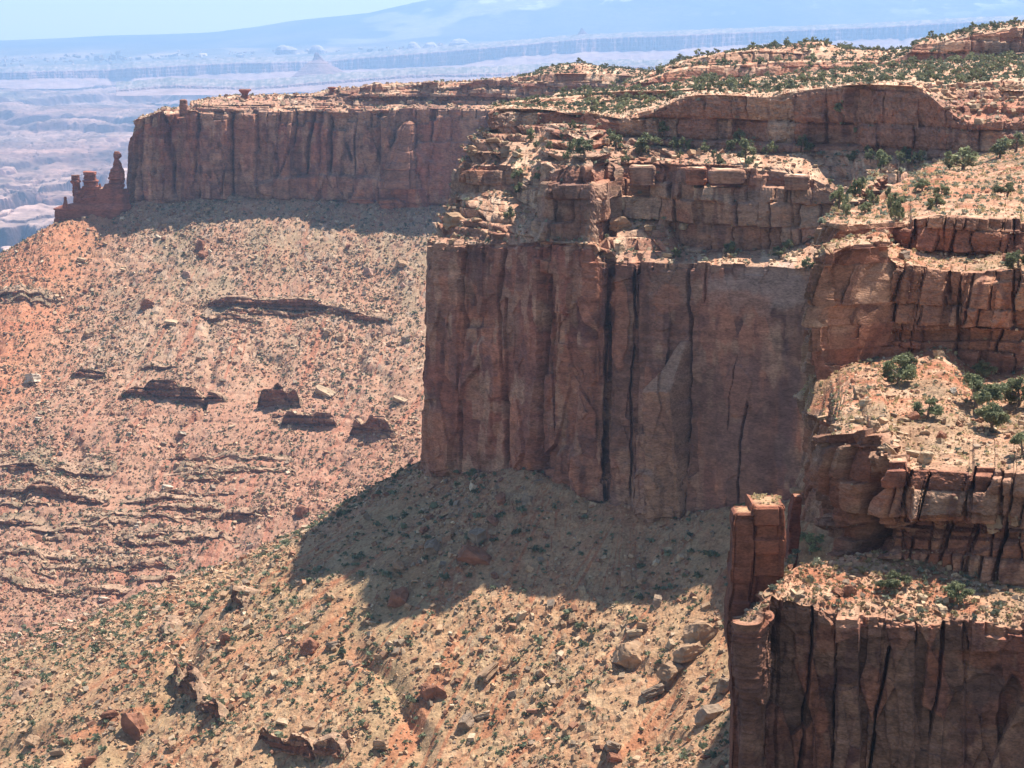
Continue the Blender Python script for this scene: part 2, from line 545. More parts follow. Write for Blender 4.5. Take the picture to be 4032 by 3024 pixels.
    for (line, wdt, dep) in cracks:              # (row, column) polyline of one joint, its width and depth in metres
        ly = np.array([c[0] for c in line], float)
        lx = np.array([c[1] for c in line], float)
        xc = np.interp(py, ly, lx) + 4.0 * vn(py * 0.02, py * 0, seed=seed + 77)
        inside = sst(ly[0] - 12, ly[0] + 12, py) * (1 - sst(ly[-1] - 30, ly[-1] + 10, py)) * (1 - isb)
        dm = np.abs(px - xc) * dd / F_PX
        ww = wdt * (1.0 + 0.5 * vn(py * 0.015, py * 0, seed=seed + 78))
        off -= inside * dep * np.exp(-(dm / ww) ** 4)
    for kk, (ty_, xlt, xrt, by_, xlb, xrb, aL, aR, *tp) in enumerate(slabs):   # jointed slabs: upper and lower edge, sides, how far each side stands out
        f = np.clip((py - ty_) / (by_ - ty_), 0, 1)
        wob = 3.5 * vn(py * 0.025, py * 0 + kk, seed=seed + 81) + 2.0 * vn(py * 0.09, py * 0 + kk, seed=seed + 82)
        xl, xr = xlt + (xlb - xlt) * f + wob, xrt + (xrb - xrt) * f - wob
        wy = 3.0 * vn(px * 0.03, px * 0, seed=seed + 83)
        ins = sst(-1.5, 1.5, px - xl) * sst(-1.5, 1.5, xr - px) * sst(-1.5, 1.5, py - ty_ - wy) * sst(-1.5, 1.5, by_ + wy - py) * (1 - isb)
        mt, mb = tp[:2] if tp else (1.0, 1.0)
        if len(tp) > 2: alb = mixc(alb, tp[2], 0.7 * ins)
        off += ins * (mt + (mb - mt) * f) * (aL + (aR - aL) * np.clip((px - xl) / np.maximum(xr - xl, 1), 0, 1))
        alb = alb * (1 + ins * (hsh(kk, seed=seed + 84) - 0.5) * 0.45)[..., None]
    for (cx, cy_, rx, ry, amp, tint, *e0) in bumps:   # slabs that stand proud of the wall
        q = np.sqrt(((px - cx) / rx) ** 2 + ((py - cy_) / ry) ** 2) + 0.12 * vn(px * 0.02, py * 0.02, seed=seed + 79)
        mm = (1 - sst(e0[0] if e0 else 0.85, 1.0, q)) * (1 - isb)
        off += mm * amp
        if tint is not None:
            alb = mixc(alb, tint, mm * 0.6)
    for (cx, cy_, rx, ry, c, st) in stain:
        q = np.sqrt(((px - cx) / rx) ** 2 + ((py - cy_) / ry) ** 2) + 0.5 * fbm(px * 0.02, py * 0.008, oct=4, seed=seed + 80)
        alb = mixc(alb, c, (1 - sst(0.7, 1.0, q)) * st * (1 - isb))
    X = X.copy()
    X[:, :, 0] += O[:, None, 0] * off
    X[:, :, 1] += O[:, None, 1] * off
    X[:, :, 2] += dz
    me = mesh_np(name, X, quads=grid_quads(M, N)[:, ::-1], alb=np.clip(alb, 0.02, 0.9))
    o = obj(obj_name or name, me, mat)
    tag(o, label, cat, kind='structure')
    du = np.gradient(X, axis=0)
    dv = np.gradient(X, axis=1)
    nn = np.cross(du, dv)
    ar = np.linalg.norm(nn, axis=2)
    upn = np.abs(nn[:, :, 2]) / np.maximum(ar, 1e-9)
    VIS.append(dict(name=name, X=X.reshape(-1, 3), area=ar.ravel(), up=upn.ravel(), bench=isb.ravel(), seg=np.broadcast_to(segid, (M, N)).ravel()))
    return X, C, R0

# ------------------------------------------------------------------ the middle promontory
def rib(*pts):
    """Each point is (px, py, Y) on the photograph or ('w', X, Y, z) in the world."""
    return [p[1:] if p[0] == 'w' else P(*p) for p in pts]

def W(x, y, z): return ('w', x, y, z)

WALL_MAIN = dict(colw=22.0, colamp=1.3, bulge=1.3, crk=1.0, crkw=0.22, pw=6.5, ph=19.0, pamp=1.1, bedT=1.6, bed=0.12, fine=0.35, ks=1.0)
LEDGE_MAIN = dict(T=2.1, L=4.2, A=1.0, B=0.6, C=0.9, r=0.35, jd=0.9, jw=0.22, fine=0.22, ks=1.0)
SLAB_MAIN = [(1338, 2696, 2722, 1520, 2590, 2725, 7.5, 9.5, 0.12, 1.0, TAN * 0.95), (1520, 2590, 2725, 2030, 2576, 2706, 7.5, 9.5, 1.0, 0.10, TAN * 0.85), (962, 1690, 1818, 1860, 1695, 1812, -0.3, 0.9), (1290, 1838, 1965, 1865, 1820, 1984, 1.0, 0.5), (965, 1826, 1972, 1290, 1838, 1960, -0.5, 0.3), (965, 1988, 2140, 1850, 1996, 2108, 0.2, 2.0),
    (1080, 2152, 2200, 1850, 2112, 2184, -1.8, -1.4), (965, 2172, 2255, 1230, 2166, 2250, 0.8, 1.1), (1350, 2206, 2250, 1890, 2186, 2255, 0.9, 0.2), (1030, 2300, 2408, 1970, 2256, 2376, 0.6, 2.3),
    (1035, 2414, 2502, 1960, 2382, 2483, -0.6, 0.2), (1040, 2508, 2560, 1420, 2506, 2590, 0.5, 0.0), (1700, 2500, 2570, 2010, 2490, 2580, 1.0, 1.0), (1030, 2600, 2715, 1300, 2600, 2722, 0.5, -0.2),
    (665, 2140, 2186, 955, 2125, 2168, 0.2, 0.9), (655, 2192, 2330, 955, 2172, 2322, 1.0, 0.6), (965, 2330, 2345, 1030, 2328, 2345, 0.0, 0.0)]
SLAB_LOW = [(2775, 4008, 4300, 3110, 3850, 4300, 2.6, 3.6, 0.5, 1.0, TAN), (2400, 2949, 3038, 3100, 2880, 3000, 1.2, 0.3), (2345, 3042, 3195, 3100, 3008, 3140, -0.6, -0.2), (2372, 3200, 3300, 3100, 3150, 3280, 0.6, 0.3), (2408, 3303, 3480, 3100, 3285, 3418, 0.9, 0.2),
    (2430, 3486, 3605, 3100, 3424, 3600, -0.2, 0.5), (2440, 3610, 3710, 2540, 3608, 3706, 0.6, 0.3), (2445, 3718, 3815, 2560, 3716, 3812, 0.3, 0.6), (2450, 3830, 4040, 2560, 3830, 4040, 0.5, 0.2), (2640, 3690, 4060, 3100, 3640, 4060, 0.4, -0.3),
    (2410, 3300, 3605, 2515, 3300, 3600, 0.4, 0.4), (2700, 3220, 3300, 3050, 3190, 3260, 0.5, 0.1), (2800, 3420, 3560, 3100, 3400, 3540, 0.5, -0.1)]
SLAB_UP = [(1690, 3300, 3500, 2190, 3335, 3412, 2.4, 1.2), (1815, 3505, 3590, 2080, 3455, 3540, .9, .4), (1825, 3592, 3660, 2040, 3545, 3600, .2, .6), (1828, 3662, 3830, 2030, 3610, 3790, .5, .8), (1845, 3838, 3945, 2090, 3825, 3930, .7, .2), (1855, 3955, 4060, 2100, 3945, 4060, .8, .3),
    (2085, 3420, 4060, 2128, 3400, 4060, -1, -1), (2110, 3520, 3600, 2235, 3480, 3560, .6, .3), (2110, 3605, 3720, 2240, 3570, 3690, .2, .8), (2105, 3730, 3840, 2290, 3690, 3790, 1.0, .4), (2080, 3850, 3960, 2330, 3800, 3900, 1.3, .9), (2090, 3970, 4060, 2310, 3915, 4060, 1.3, 1.0),
    (965, 3232, 3500, 1440, 3215, 3420, 0.8, 1.8), (1000, 3535, 3640, 1310, 3480, 3560, .9, .3), (1050, 3650, 3740, 1300, 3580, 3700, .6, .4), (1065, 3790, 3990, 1285, 3790, 3990, 1.7, 1.3), (1060, 3998, 4060, 1280, 3998, 4060, .9, .9), (1300, 3500, 4060, 1345, 3480, 4060, -.8, -.8),
    (868, 3290, 3490, 945, 3290, 3490, .7, .3), (862, 3500, 3600, 950, 3500, 3600, .2, .7), (850, 3610, 3720, 985, 3610, 3716, .7, .3), (845, 3724, 3985, 990, 3718, 3985, 1.0, .8), (1180, 3250, 3380, 1430, 3240, 3350, .7, .2)]
SLAB_FAR = [(470, 550, 600, 790, 548, 600, 2, -1), (455, 600, 655, 790, 600, 652, -1.5, 1), (440, 660, 740, 790, 655, 735, 3, 0), (440, 745, 790, 785, 740, 780, -3, -2), (440, 792, 905, 780, 790, 900, 1, 4), (445, 905, 1010, 780, 900, 1015, 0, 3), (450, 1015, 1090, 690, 1018, 1095, -1, 1.5),
    (450, 1165, 1228, 690, 1110, 1210, 2, 0), (455, 1232, 1296, 690, 1212, 1292, 1, 3), (455, 1300, 1398, 690, 1296, 1398, -2, 0), (440, 1400, 1540, 690, 1400, 1540, 2, 1), (690, 1089, 2100, 800, 1089, 2100, 2.5, 2.5), (560, 1640, 1850, 690, 1640, 1850, 2.0, 2.0)]
LEDGE_L2 = dict(T=5.0, L=6.5, A=2.2, B=0.7, C=1.3, r=0.35, jd=1.5, jw=0.18, fine=0.45, ks=1.0)
LEDGE_UP = dict(T=2.8, L=7.0, A=1.6, B=0.9, C=1.2, r=0.9, jd=0.5, jw=0.3, fine=0.5, ks=1.0)
LEDGE_L1 = dict(T=7.5, L=13.0, A=2.4, B=0.9, C=0.7, r=1.3, jd=0.9, jw=0.22, fine=0.9, ks=1.3)
main_ribs = [
    rib(W(70, 790, -121), W(70, 790, -58), W(72, 800, -46), W(72, 801, -38), W(76, 815, -32), W(76, 816, -25), W(78, 822, -24), W(90, 900, -26)),
    rib(W(22, 705, -121), W(22, 704, -58), W(25, 712, -46), W(25, 713, -38), W(32, 730, -31), W(32, 731, -25), W(34, 735, -24), W(45, 800, -25)),
    rib(W(-10, 645, -121), W(-10, 644, -58), W(-6, 650, -46), W(-6, 651, -39), W(2, 672, -31), W(2, 673, -25), W(4, 677, -24), W(10, 700, -24)),
    rib(W(-19.5, 606, -121), W(-19, 604, -58), W(-15, 620, -46), W(-15, 621, -39), W(-7.0, 645, -31), W(-7.5, 645, -25), W(-5, 650, -24.4), W(-2, 670, -24.5)),
    rib((1694, 1868, 585), (1702, 958, 585), (1806, 762, 604), (1808, 662, 606), (1925, 512, 628), (1918, 440, 629), (1945, 430, 634), (1960, 422, 660)),
    rib((1770, 1872, 579), (1762, 957, 579), (1830, 760, 597), (1832, 655, 600), (1955, 507, 624), (1950, 430, 625), (1965, 427, 634), (1980, 420, 670)),
    rib((1850, 1868, 573), (1850, 957, 573), (1880, 756, 594), (1882, 648, 597), (2000, 499, 622), (2000, 428, 623), (2005, 424, 634), (2010, 413, 700)),
    rib((1960, 1856, 565), (1960, 957, 565), (1965, 750, 590), (1965, 650, 593), (2050, 494, 618), (2050, 430, 619), (2055, 424, 630), (2060, 404, 740)),
    rib((2050, 1850, 559), (2050, 955, 559), (2050, 790, 584), (2050, 690, 587), (2110, 490, 614), (2110, 430, 615), (2112, 424, 628), (2120, 398, 780)),
    rib((2110, 1870, 555), (2110, 952, 555), (2105, 820, 577), (2105, 720, 580), (2160, 487, 611), (2160, 435, 612), (2162, 427, 626), (2170, 393, 800)),
    rib((2135, 1880, 553), (2135, 958, 553), (2138, 945, 553.6), (2150, 672, 556), (2190, 485, 608), (2190, 440, 609), (2192, 430, 625), (2200, 390, 810)),
    rib((2230, 1910, 548), (2230, 958, 548), (2230, 948, 548.5), (2232, 653, 552), (2250, 486, 604), (2250, 445, 605), (2252, 435, 622), (2260, 382, 830)),
    rib((2325, 1980, 543), (2325, 962, 543), (2325, 950, 543.5), (2325, 653, 549), (2330, 490, 598), (2330, 448, 600), (2332, 440, 618), (2340, 365, 850)),
    rib((2345, 1985, 542.0), (2345, 1015, 544.8), (2350, 990, 546.3), (2352, 655, 551.8), (2370, 510, 595.8), (2370, 455, 597.8), (2372, 447, 615.8), (2380, 360, 855.0)),
    rib((2400, 1980, 540.0), (2400, 1024, 546.0), (2402, 900, 555.0), (2404, 656, 560.0), (2410, 540, 591.0), (2405, 463, 594.0), (2410, 449, 611.0), (2420, 354, 858.0)),
    rib((2430, 1978, 538.0), (2430, 1025, 543.2), (2430, 850, 559.2), (2430, 662, 564.2), (2440, 560, 587.2), (2430, 470, 591.2), (2440, 450, 607.2), (2450, 350, 860.0)),
    rib((2500, 2005, 535.0), (2500, 1030, 543.0), (2510, 860, 558.0), (2510, 664, 565.0), (2520, 566, 586.0), (2500, 452, 591.0), (2520, 430, 606.0), (2530, 340, 860.0)),
    rib((2590, 2040, 532.0), (2590, 1033, 540.0), (2610, 880, 554.0), (2610, 660, 562.0), (2600, 570, 583.0), (2580, 428, 588.0), (2600, 415, 598.0), (2610, 328, 860.0)),
    rib((2700, 2045, 529.0), (2700, 1036, 537.0), (2700, 990, 543.0), (2700, 662, 554.0), (2680, 580, 578.0), (2670, 388, 584.0), (2685, 376, 593.0), (2700, 318, 858.0)),
    rib((2800, 2012, 525.0), (2800, 1038, 533.0), (2800, 993, 539.0), (2800, 662, 549.0), (2800, 588, 570.0), (2800, 374, 576.0), (2800, 366, 585.0), (2800, 312, 856.0)),
    rib((3000, 1990, 519.0), (3000, 1045, 527.0), (3000, 984, 534.0), (3000, 665, 543.0), (3000, 600, 563.0), (3000, 380, 570.0), (3000, 370, 580.0), (3000, 300, 850.0)),
    rib((3150, 1982, 515.0), (3150, 1056, 523.0), (3150, 960, 531.0), (3150, 690, 540.0), (3150, 597, 558.0), (3150, 357, 565.0), (3150, 347, 574.0), (3150, 288, 850.0)),
    rib((3290, 1980, 512.0), (3290, 1060, 520.0), (3290, 865, 532.0), (3290, 745, 540.0), (3290, 592, 553.0), (3290, 342, 560.0), (3290, 334, 570.0), (3300, 275, 850.0)),
    rib((3430, 1980, 510), (3430, 1060, 510), (3430, 840, 515), (3430, 800, 520), (3420, 604, 540), (3420, 334, 548), (3420, 326, 558), (3430, 262, 845)),
    rib((3600, 1980, 508), (3600, 1060, 508), (3600, 850, 500), (3600, 810, 505), (3600, 618, 533), (3600, 345, 541), (3600, 322, 552), (3600, 245, 840)),
    rib((3720, 1980, 506), (3720, 1060, 506), (3720, 850, 490), (3720, 810, 494), (3720, 618, 528), (3720, 425, 533), (3720, 335, 556), (3730, 238, 830)),
    rib((3850, 1980, 505), (3850, 1060, 505), (3850, 850, 480), (3850, 810, 485), (3850, 606, 522), (3850, 488, 526), (3850, 325, 560), (3860, 228, 810)),
    rib((4000, 1980, 503), (4000, 1060, 503), (4000, 850, 470), (4000, 810, 475), (4000, 590, 516), (4000, 478, 520), (4000, 312, 560), (4010, 220, 800)),
    rib((4250, 1980, 500), (4250, 1060, 500), (4250, 850, 465), (4250, 810, 470), (4250, 560, 510), (4250, 450, 514), (4250, 300, 560), (4260, 210, 800)),
    rib((4900, 1980, 500), (4900, 1060, 500), (4900, 850, 465), (4900, 810, 470), (4900, 560, 510), (4900, 450, 514), (4900, 300, 560), (4900, 210, 800)),
]
CR_MAIN = [
    ([(1000, 1822), (1150, 1821), (1300, 1833), (1450, 1830), (1620, 1820), (1830, 1813)], 0.30, 2.6),
    ([(980, 1985), (1080, 1975), (1200, 1960), (1300, 1966), (1480, 1975), (1600, 1984), (1850, 1992)], 0.38, 2.8),
    ([(1080, 2150), (1300, 2145), (1430, 2135), (1600, 2120), (1860, 2108)], 0.55, 2.2),
    ([(1200, 2215), (1390, 2196), (1540, 2186), (1640, 2182)], 0.22, 1.6),
    ([(960, 2168), (1100, 2166), (1180, 2162)], 0.2, 1.2),
    ([(1040, 2410), (1120, 2408), (1280, 2390), (1500, 2384), (1700, 2380), (1990, 2378)], 0.50, 3.0),
    ([(1060, 2504), (1180, 2502), (1300, 2508)], 0.28, 1.8),
    ([(1360, 2500), (1500, 2484), (1800, 2486), (1960, 2485)], 0.24, 1.6),
    ([(1040, 2722), (1150, 2720), (1300, 2726), (1420, 2730), (1560, 2726), (1760, 2710), (2040, 2704)], 0.36, 2.8),
    ([(1040, 2783), (1200, 2780)], 0.18, 1.2),
    ([(1400, 2905), (1560, 2878), (1700, 2862)], 0.12, 0.7),
    ([(1580, 2948), (1690, 2920), (1800, 2912), (1990, 2906)], 0.22, 1.4),
    ([(660, 2188), (780, 2182), (880, 2174), (955, 2170)], 0.30, 1.6),
]
BUMP_MAIN = [
    (2905, 1540, 60, 110, 0.5, ORANGE), (2440, 1270, 40, 190, 0.5, ORANGE),
    (2560, 1960, 80, 130, 1.6, None), (2240, 1900, 70, 140, 1.3, None), (2060, 1780, 50, 110, 0.7, ORANGE), (1900, 1560, 70, 260, 1.1, None),
    (1740, 1740, 60, 150, 0.8, ORANGE), (2330, 1200, 50, 330, 1.2, None), (2090, 1350, 80, 520, 0.9, None),
]
ST_MAIN = [
    (3000, 1130, 260, 100, (0.40, 0.30, 0.25), 0.75), (2900, 1190, 150, 70, ORANGE, 0.5), (2660, 1130, 110, 90, GREYT * 1.15, 0.6),
    (2520, 1110, 50, 60, VARN, 0.7), (2640, 1180, 60, 60, ORANGE, 0.6), (2370, 1250, 60, 60, VARN, 0.7), (2420, 1150, 35, 45, ORANGE, 0.7),
    (2290, 1560, 70, 200, ORANGE * 0.9, 0.5), (2180, 1080, 90, 70, ORANGE * 0.9, 0.4), (1880, 1050, 60, 60, VARN, 0.6), (2010, 1290, 60, 120, GREYT, 0.5),
    (2900, 1650, 300, 300, (0.235, 0.135, 0.105), 0.55), (2120, 1600, 60, 260, (0.27, 0.12, 0.09), 0.6), (3100, 1700, 60, 320, (0.17, 0.11, 0.10), 0.6),
    (2280, 770, 110, 90, VARN * 1.3, 0.5), (2260, 880, 90, 70, ORANGE * 0.75, 0.5),
]
def steepen(ribs, pairs):
    """Brings the foot of a tier forward under its top so that the face stands near vertical."""
    R = np.array(ribs, dtype=np.float64)
    for a, b, run in pairs:
        for r in R:
            if r[b, 1] - r[a, 1] > run:
                px, py, d = proj(r[a])
                r[a] = P(float(px), float(py), r[b, 1] - run)
    return R
MAIN_X, MAIN_C, MAIN_R = loft('promontory_cliff', steepen(main_ribs, ((2, 3, 1.8), (4, 5, 1.2))), ['wall', 'slope', ('ledge', LEDGE_L2), 'slope', ('ledge', LEDGE_L1), ('slope', LEDGE_UP), 'bench'], 0.235, 1,
     WALL_MAIN, LEDGE_MAIN, M_CLIFF, 1000, CR_MAIN, BUMP_MAIN, 'tall red sandstone cliff of the middle promontory with dark vertical cracks', 'cliff',
     drow=0.225, stain=ST_MAIN, obj_name='cliff', calm=[(2745, 3400, 0.25)], slabs=SLAB_MAIN)

# ------------------------------------------------------------------ the far mesa on the left
WALL_FAR = dict(colw=17.0, colamp=2.4, bulge=2.0, crk=3.8, crkw=0.9, pw=7.0, ph=26.0, pamp=1.8, bedT=3.0, bed=0.35, fine=0.7, ks=1.8)
LEDGE_FAR = dict(T=2.6, L=9.0, A=1.8, B=1.0, C=1.2, r=0.5, jd=1.6, jw=0.5, fine=0.4, ks=1.8)
def frib(px, yb, yw, yu, yt, Y, du, dt, pxt=None):
    pxt = pxt or px
    return rib((px, yb, Y), (px, yw, Y), (pxt, yu, Y + du), (pxt, yt, Y + dt), (pxt, yt - 5, Y + dt + 30), (pxt, yt + 60, Y + dt + 55))
far_ribs = [
    rib(W(-120, 1640, -120), W(-120, 1640, -60), W(-119, 1638, -57), W(-118, 1637, -52), W(-110, 1600, -53), W(-105, 1590, -62)),
    rib(W(-215, 1560, -120), W(-213, 1560, -62), W(-212, 1559, -61), W(-211, 1558, -60), W(-205, 1555, -60), W(-200, 1550, -64)),
    rib(W(-253, 1497, -124), W(-250, 1496, -92), W(-249.5, 1496, -92), W(-249, 1496, -91.5), W(-246, 1496, -91.5), W(-240, 1498, -95)),
    frib(507, 800, 640, 638, 636, 1478, 1, 2), frib(519, 796, 556, 554, 552, 1474, 1, 3), frib(548, 792, 470, 468, 466, 1468, 1, 4),
    frib(600, 790, 458, 455, 451, 1465, 2, 5), frib(655, 788, 440, 437, 432, 1463, 3, 7), frib(705, 787, 437, 434, 428, 1462, 4, 9),
    frib(742, 785, 438, 432, 426, 1461, 5, 11), frib(757, 784, 439, 425, 404, 1460, 8, 16), frib(790, 782, 440, 420, 398, 1459, 9, 20),
    frib(905, 772, 440, 412, 383, 1456, 10, 30), frib(1080, 774, 443, 410, 380, 1452, 10, 30), frib(1225, 786, 447, 405, 374, 1448, 12, 30),
    frib(1285, 789, 452, 402, 362, 1446, 14, 26), frib(1330, 790, 455, 408, 353, 1445, 15, 22), frib(1400, 791, 452, 415, 352, 1442, 15, 20),
    frib(1480, 795, 440, 412, 336, 1440, 17, 22), frib(1590, 800, 433, 409, 332, 1437, 20, 24), frib(1740, 806, 430, 408, 329, 1430, 22, 26),
    frib(1870, 809, 428, 410, 322, 1425, 22, 26), frib(2000, 812, 424, 408, 311, 1418, 22, 26), frib(2100, 812, 422, 404, 298, 1412, 22, 27),
    frib(2230, 812, 420, 400, 290, 1405, 22, 28), frib(2350, 812, 420, 395, 300, 1400, 22, 28), frib(2500, 812, 420, 390, 310, 1395, 22, 28),
]
CR_FAR = [([(430, 1165), (560, 1160), (690, 1100)], 0.8, 3.5), ([(450, 1230), (520, 1222), (600, 1210), (690, 1208)], 1.1, 5.5), ([(450, 1295), (560, 1300), (690, 1292)], 1.1, 5.5),
          ([(560, 1080), (640, 1095)], 0.6, 2.5), ([(455, 660), (640, 690), (780, 690)], 1.4, 4), ([(440, 780), (560, 784), (700, 765)], 1.2, 4), ([(560, 1362), (640, 1385)], 0.7, 3), ([(470, 1400), (700, 1398)], 0.7, 3),
          ([(440, 1700), (560, 1702)], 0.8, 3), ([(480, 560), (600, 545), (780, 530)], 1.0, 3.5), ([(460, 905), (600, 900), (780, 880)], 1.0, 3.5), ([(440, 1010), (600, 1018)], 0.9, 3)]
ST_FAR = [(970, 530, 90, 100, ORANGE * 0.9, 0.6), (1740, 580, 130, 140, (0.36, 0.17, 0.12), 0.6), (1500, 530, 60, 40, ORANGE * 0.8, 0.5), (1250, 720, 200, 40, ORANGE * 0.8, 0.35),
          (1730, 720, 80, 30, ORANGE, 0.5), (1650, 400, 200, 40, VARN, 0.4)]
BUMP_FAR = [(1600, 720, 130, 150, 4.0, None), (1300, 740, 330, 54, 2.5, None), (1420, 800, 60, 24, 3, ORANGE), (1550, 800, 62, 24, 3, ORANGE), (1450, 870, 380, 30, 5, None)]
FAR_X, FAR_C, FAR_R = loft('far_mesa_cliff', steepen(far_ribs, ((2, 3, 3.0),)) if False else far_ribs, ['wall', 'slope', 'ledge', 'bench', 'bench'], 0.75, 1, WALL_FAR, LEDGE_FAR, M_FAR, 2000, CR_FAR, BUMP_FAR,
     'long shaded red cliff of the far mesa with pale ledges along its top', 'cliff', drow=0.75, benchn=0.8, stain=ST_FAR, obj_name='mesa_cliff', notch=(8.0, 3.8, 5.0), slabs=SLAB_FAR)

# ------------------------------------------------------------------ the near cliffs on the right
WALL_NEAR = dict(colw=8.5, colamp=0.7, bulge=0.5, crk=0.9, crkw=0.08, pw=2.2, ph=6.0, pamp=0.75, bedT=0.9, bed=0.07, fine=0.22, ks=0.55)
LEDGE_NEAR = dict(T=1.5, L=3.0, A=0.5, B=0.35, C=0.5, r=0.35, jd=1.0, jw=0.14, fine=0.16, ks=0.55)
LEDGE_BLOCK = dict(T=3.4, L=3.0, A=0.6, B=0.35, C=0.75, r=0.25, jd=1.4, jw=0.09, fine=0.2, ks=0.55, shear=-0.16)
low_ribs = [
    rib(W(29, 250, -115), W(29, 249, -72), W(34, 262, -74)),
    rib((2990, 3300, 226), (2990, 2380, 225), (3140, 2160, 240)),
    rib((2952, 3300, 213), (2952, 2436, 211.5), (3110, 2255, 220)),
    rib((2995, 3300, 213), (2995, 2385, 212), (3130, 2240, 221)),
    rib((3037, 3300, 215), (3037, 2340, 214), (3150, 2230, 222)),
    rib((3062, 3300, 215), (3062, 2358, 214), (3165, 2226, 223)),
    rib((3195, 3300, 215.5), (3195, 2376, 214.5), (3240, 2215, 224)),
    rib((3300, 3300, 214.5), (3300, 2410, 213.5), (3330, 2195, 225)),
    rib((3410, 3300, 214), (3410, 2424, 213), (3430, 2180, 226)),
    rib((3606, 3300, 213), (3606, 2444, 212), (3606, 2185, 226)),
    rib((3714, 3300, 213), (3714, 2440, 212), (3714, 2220, 224)),
    rib((3816, 3300, 212), (3816, 2444, 211), (3816, 2250, 223)),
    rib((3985, 3300, 211), (3985, 2466, 210), (3985, 2280, 222)),
    rib((4300, 3300, 210), (4300, 2474, 209), (4300, 2270, 222)),
    rib((5300, 3300, 210), (5300, 2474, 209), (5300, 2270, 222)),
]
CR_LOW = [([(2340, 3040), (2600, 3028), (2800, 3014), (3100, 3000)], 0.11, 2.2), ([(2380, 3200), (2520, 3196), (2760, 3170), (3100, 3140)], 0.10, 1.8),
          ([(2560, 3500), (2650, 3482), (2820, 3445), (3100, 3418)], 0.11, 2.0), ([(2440, 3712), (2560, 3708), (2700, 3690), (2900, 3660)], 0.12, 1.2),
          ([(2450, 3300), (2800, 3290), (3100, 3280)], 0.07, 0.5), ([(2420, 3072), (2600, 3060)], 0.1, 1.0)]
BUMP_LOW = [(3870, 2780, 150, 120, -0.5, None), (3985, 2850, 60, 200, -1.2, None), (3540, 2800, 60, 260, 0.5, None)]
ST_LOW = [(3680, 2620, 40, 70, ORANGE, 0.7), (3240, 2820, 40, 60, ORANGE, 0.6), (3850, 2590, 100, 40, ORANGE * 0.9, 0.6), (3860, 2720, 160, 70, (0.23, 0.15, 0.12), 0.7), (3340, 2650, 60, 40, VARN, 0.7), (3260, 2500, 60, 60, ORANGE * 0.9, 0.5)]
LOW_X, LOW_C, LOW_R = loft('near_cliff_wall', low_ribs, ['wall', 'bench'], 0.105, 1, WALL_NEAR, LEDGE_NEAR, M_NEAR, 3000, CR_LOW, BUMP_LOW,
     'near dark red cliff wall with a pale sunlit rim in the lower right corner', 'cliff', drow=0.105, benchn=0.3, stain=ST_LOW, obj_name='cliff', notch=(1.3, 0.5, 0.7), slabs=SLAB_LOW)

up_ribs = [
    rib(W(62, 380, -62), W(62, 381, -48), W(63, 383, -44), W(63, 385, -31), W(64, 387, -30), W(64, 390, -26.5), W(70, 420, -28)),
    rib(W(41, 296, -60), W(41, 297, -46), W(41.5, 298, -44), W(42, 300, -31), W(43, 302, -30), W(43.5, 304, -26.5), W(52, 340, -27)),
    rib((3200, 2040, 262), (3196, 1620, 266), (3197, 1500, 267), (3222, 990, 270), (3235, 965, 279), (3280, 884, 284), (3330, 830, 310)),
    rib((3245, 2060, 250), (3240, 1640, 262), (3245, 1490, 266), (3262, 964, 271), (3285, 950, 282), (3300, 879, 286), (3340, 825, 315)),
    rib((3300, 2150, 227), (3330, 1712, 233), (3345, 1440, 268), (3345, 945, 273), (3345, 936, 284), (3350, 876, 287), (3380, 815, 322)),
    rib((3400, 2200, 222), (3400, 1690, 229), (3405, 1425, 269), (3410, 935, 275), (3410, 932, 285), (3410, 872, 288), (3425, 790, 345)),
    rib((3470, 2196, 221), (3462, 1690, 228), (3460, 1415, 270), (3470, 926, 276), (3470, 930, 286), (3470, 868, 289), (3470, 770, 360)),
    rib((3505, 2192, 221), (3500, 1815, 225), (3500, 1405, 270), (3505, 1000, 277), (3505, 955, 288), (3500, 866, 291), (3510, 730, 380)),
    rib((3606, 2200, 221), (3606, 1822, 225), (3606, 1388, 272), (3606, 1045, 276), (3606, 985, 287), (3606, 862, 290), (3590, 690, 405)),
    rib((3712, 2240, 220), (3712, 1828, 224), (3712, 1365, 273), (3712, 1062, 276), (3712, 1000, 285), (3712, 845, 289), (3680, 645, 470)),
    rib((3830, 2285, 219), (3830, 1840, 223), (3830, 1448, 266), (3830, 1068, 274), (3830, 1005, 284), (3830, 850, 288), (3800, 622, 520)),
    rib((3944, 2325, 218), (3944, 1852, 222), (3944, 1470, 264), (3944, 1062, 273), (3944, 1000, 283), (3944, 860, 287), (3930, 602, 514)),
    rib((4050, 2315, 217), (4050, 1854, 221), (4050, 1455, 264), (4050, 1052, 272), (4050, 995, 282), (4050, 862, 286), (4050, 575, 510)),
    rib((4300, 2300, 217), (4300, 1850, 221), (4300, 1440, 264), (4300, 1050, 272), (4300, 990, 282), (4300, 850, 286), (4300, 540, 508)),
    rib((5300, 2300, 217), (5300, 1850, 221), (5300, 1440, 264), (5300, 1050, 272), (5300, 990, 282), (5300, 850, 286), (5300, 540, 508)),
]
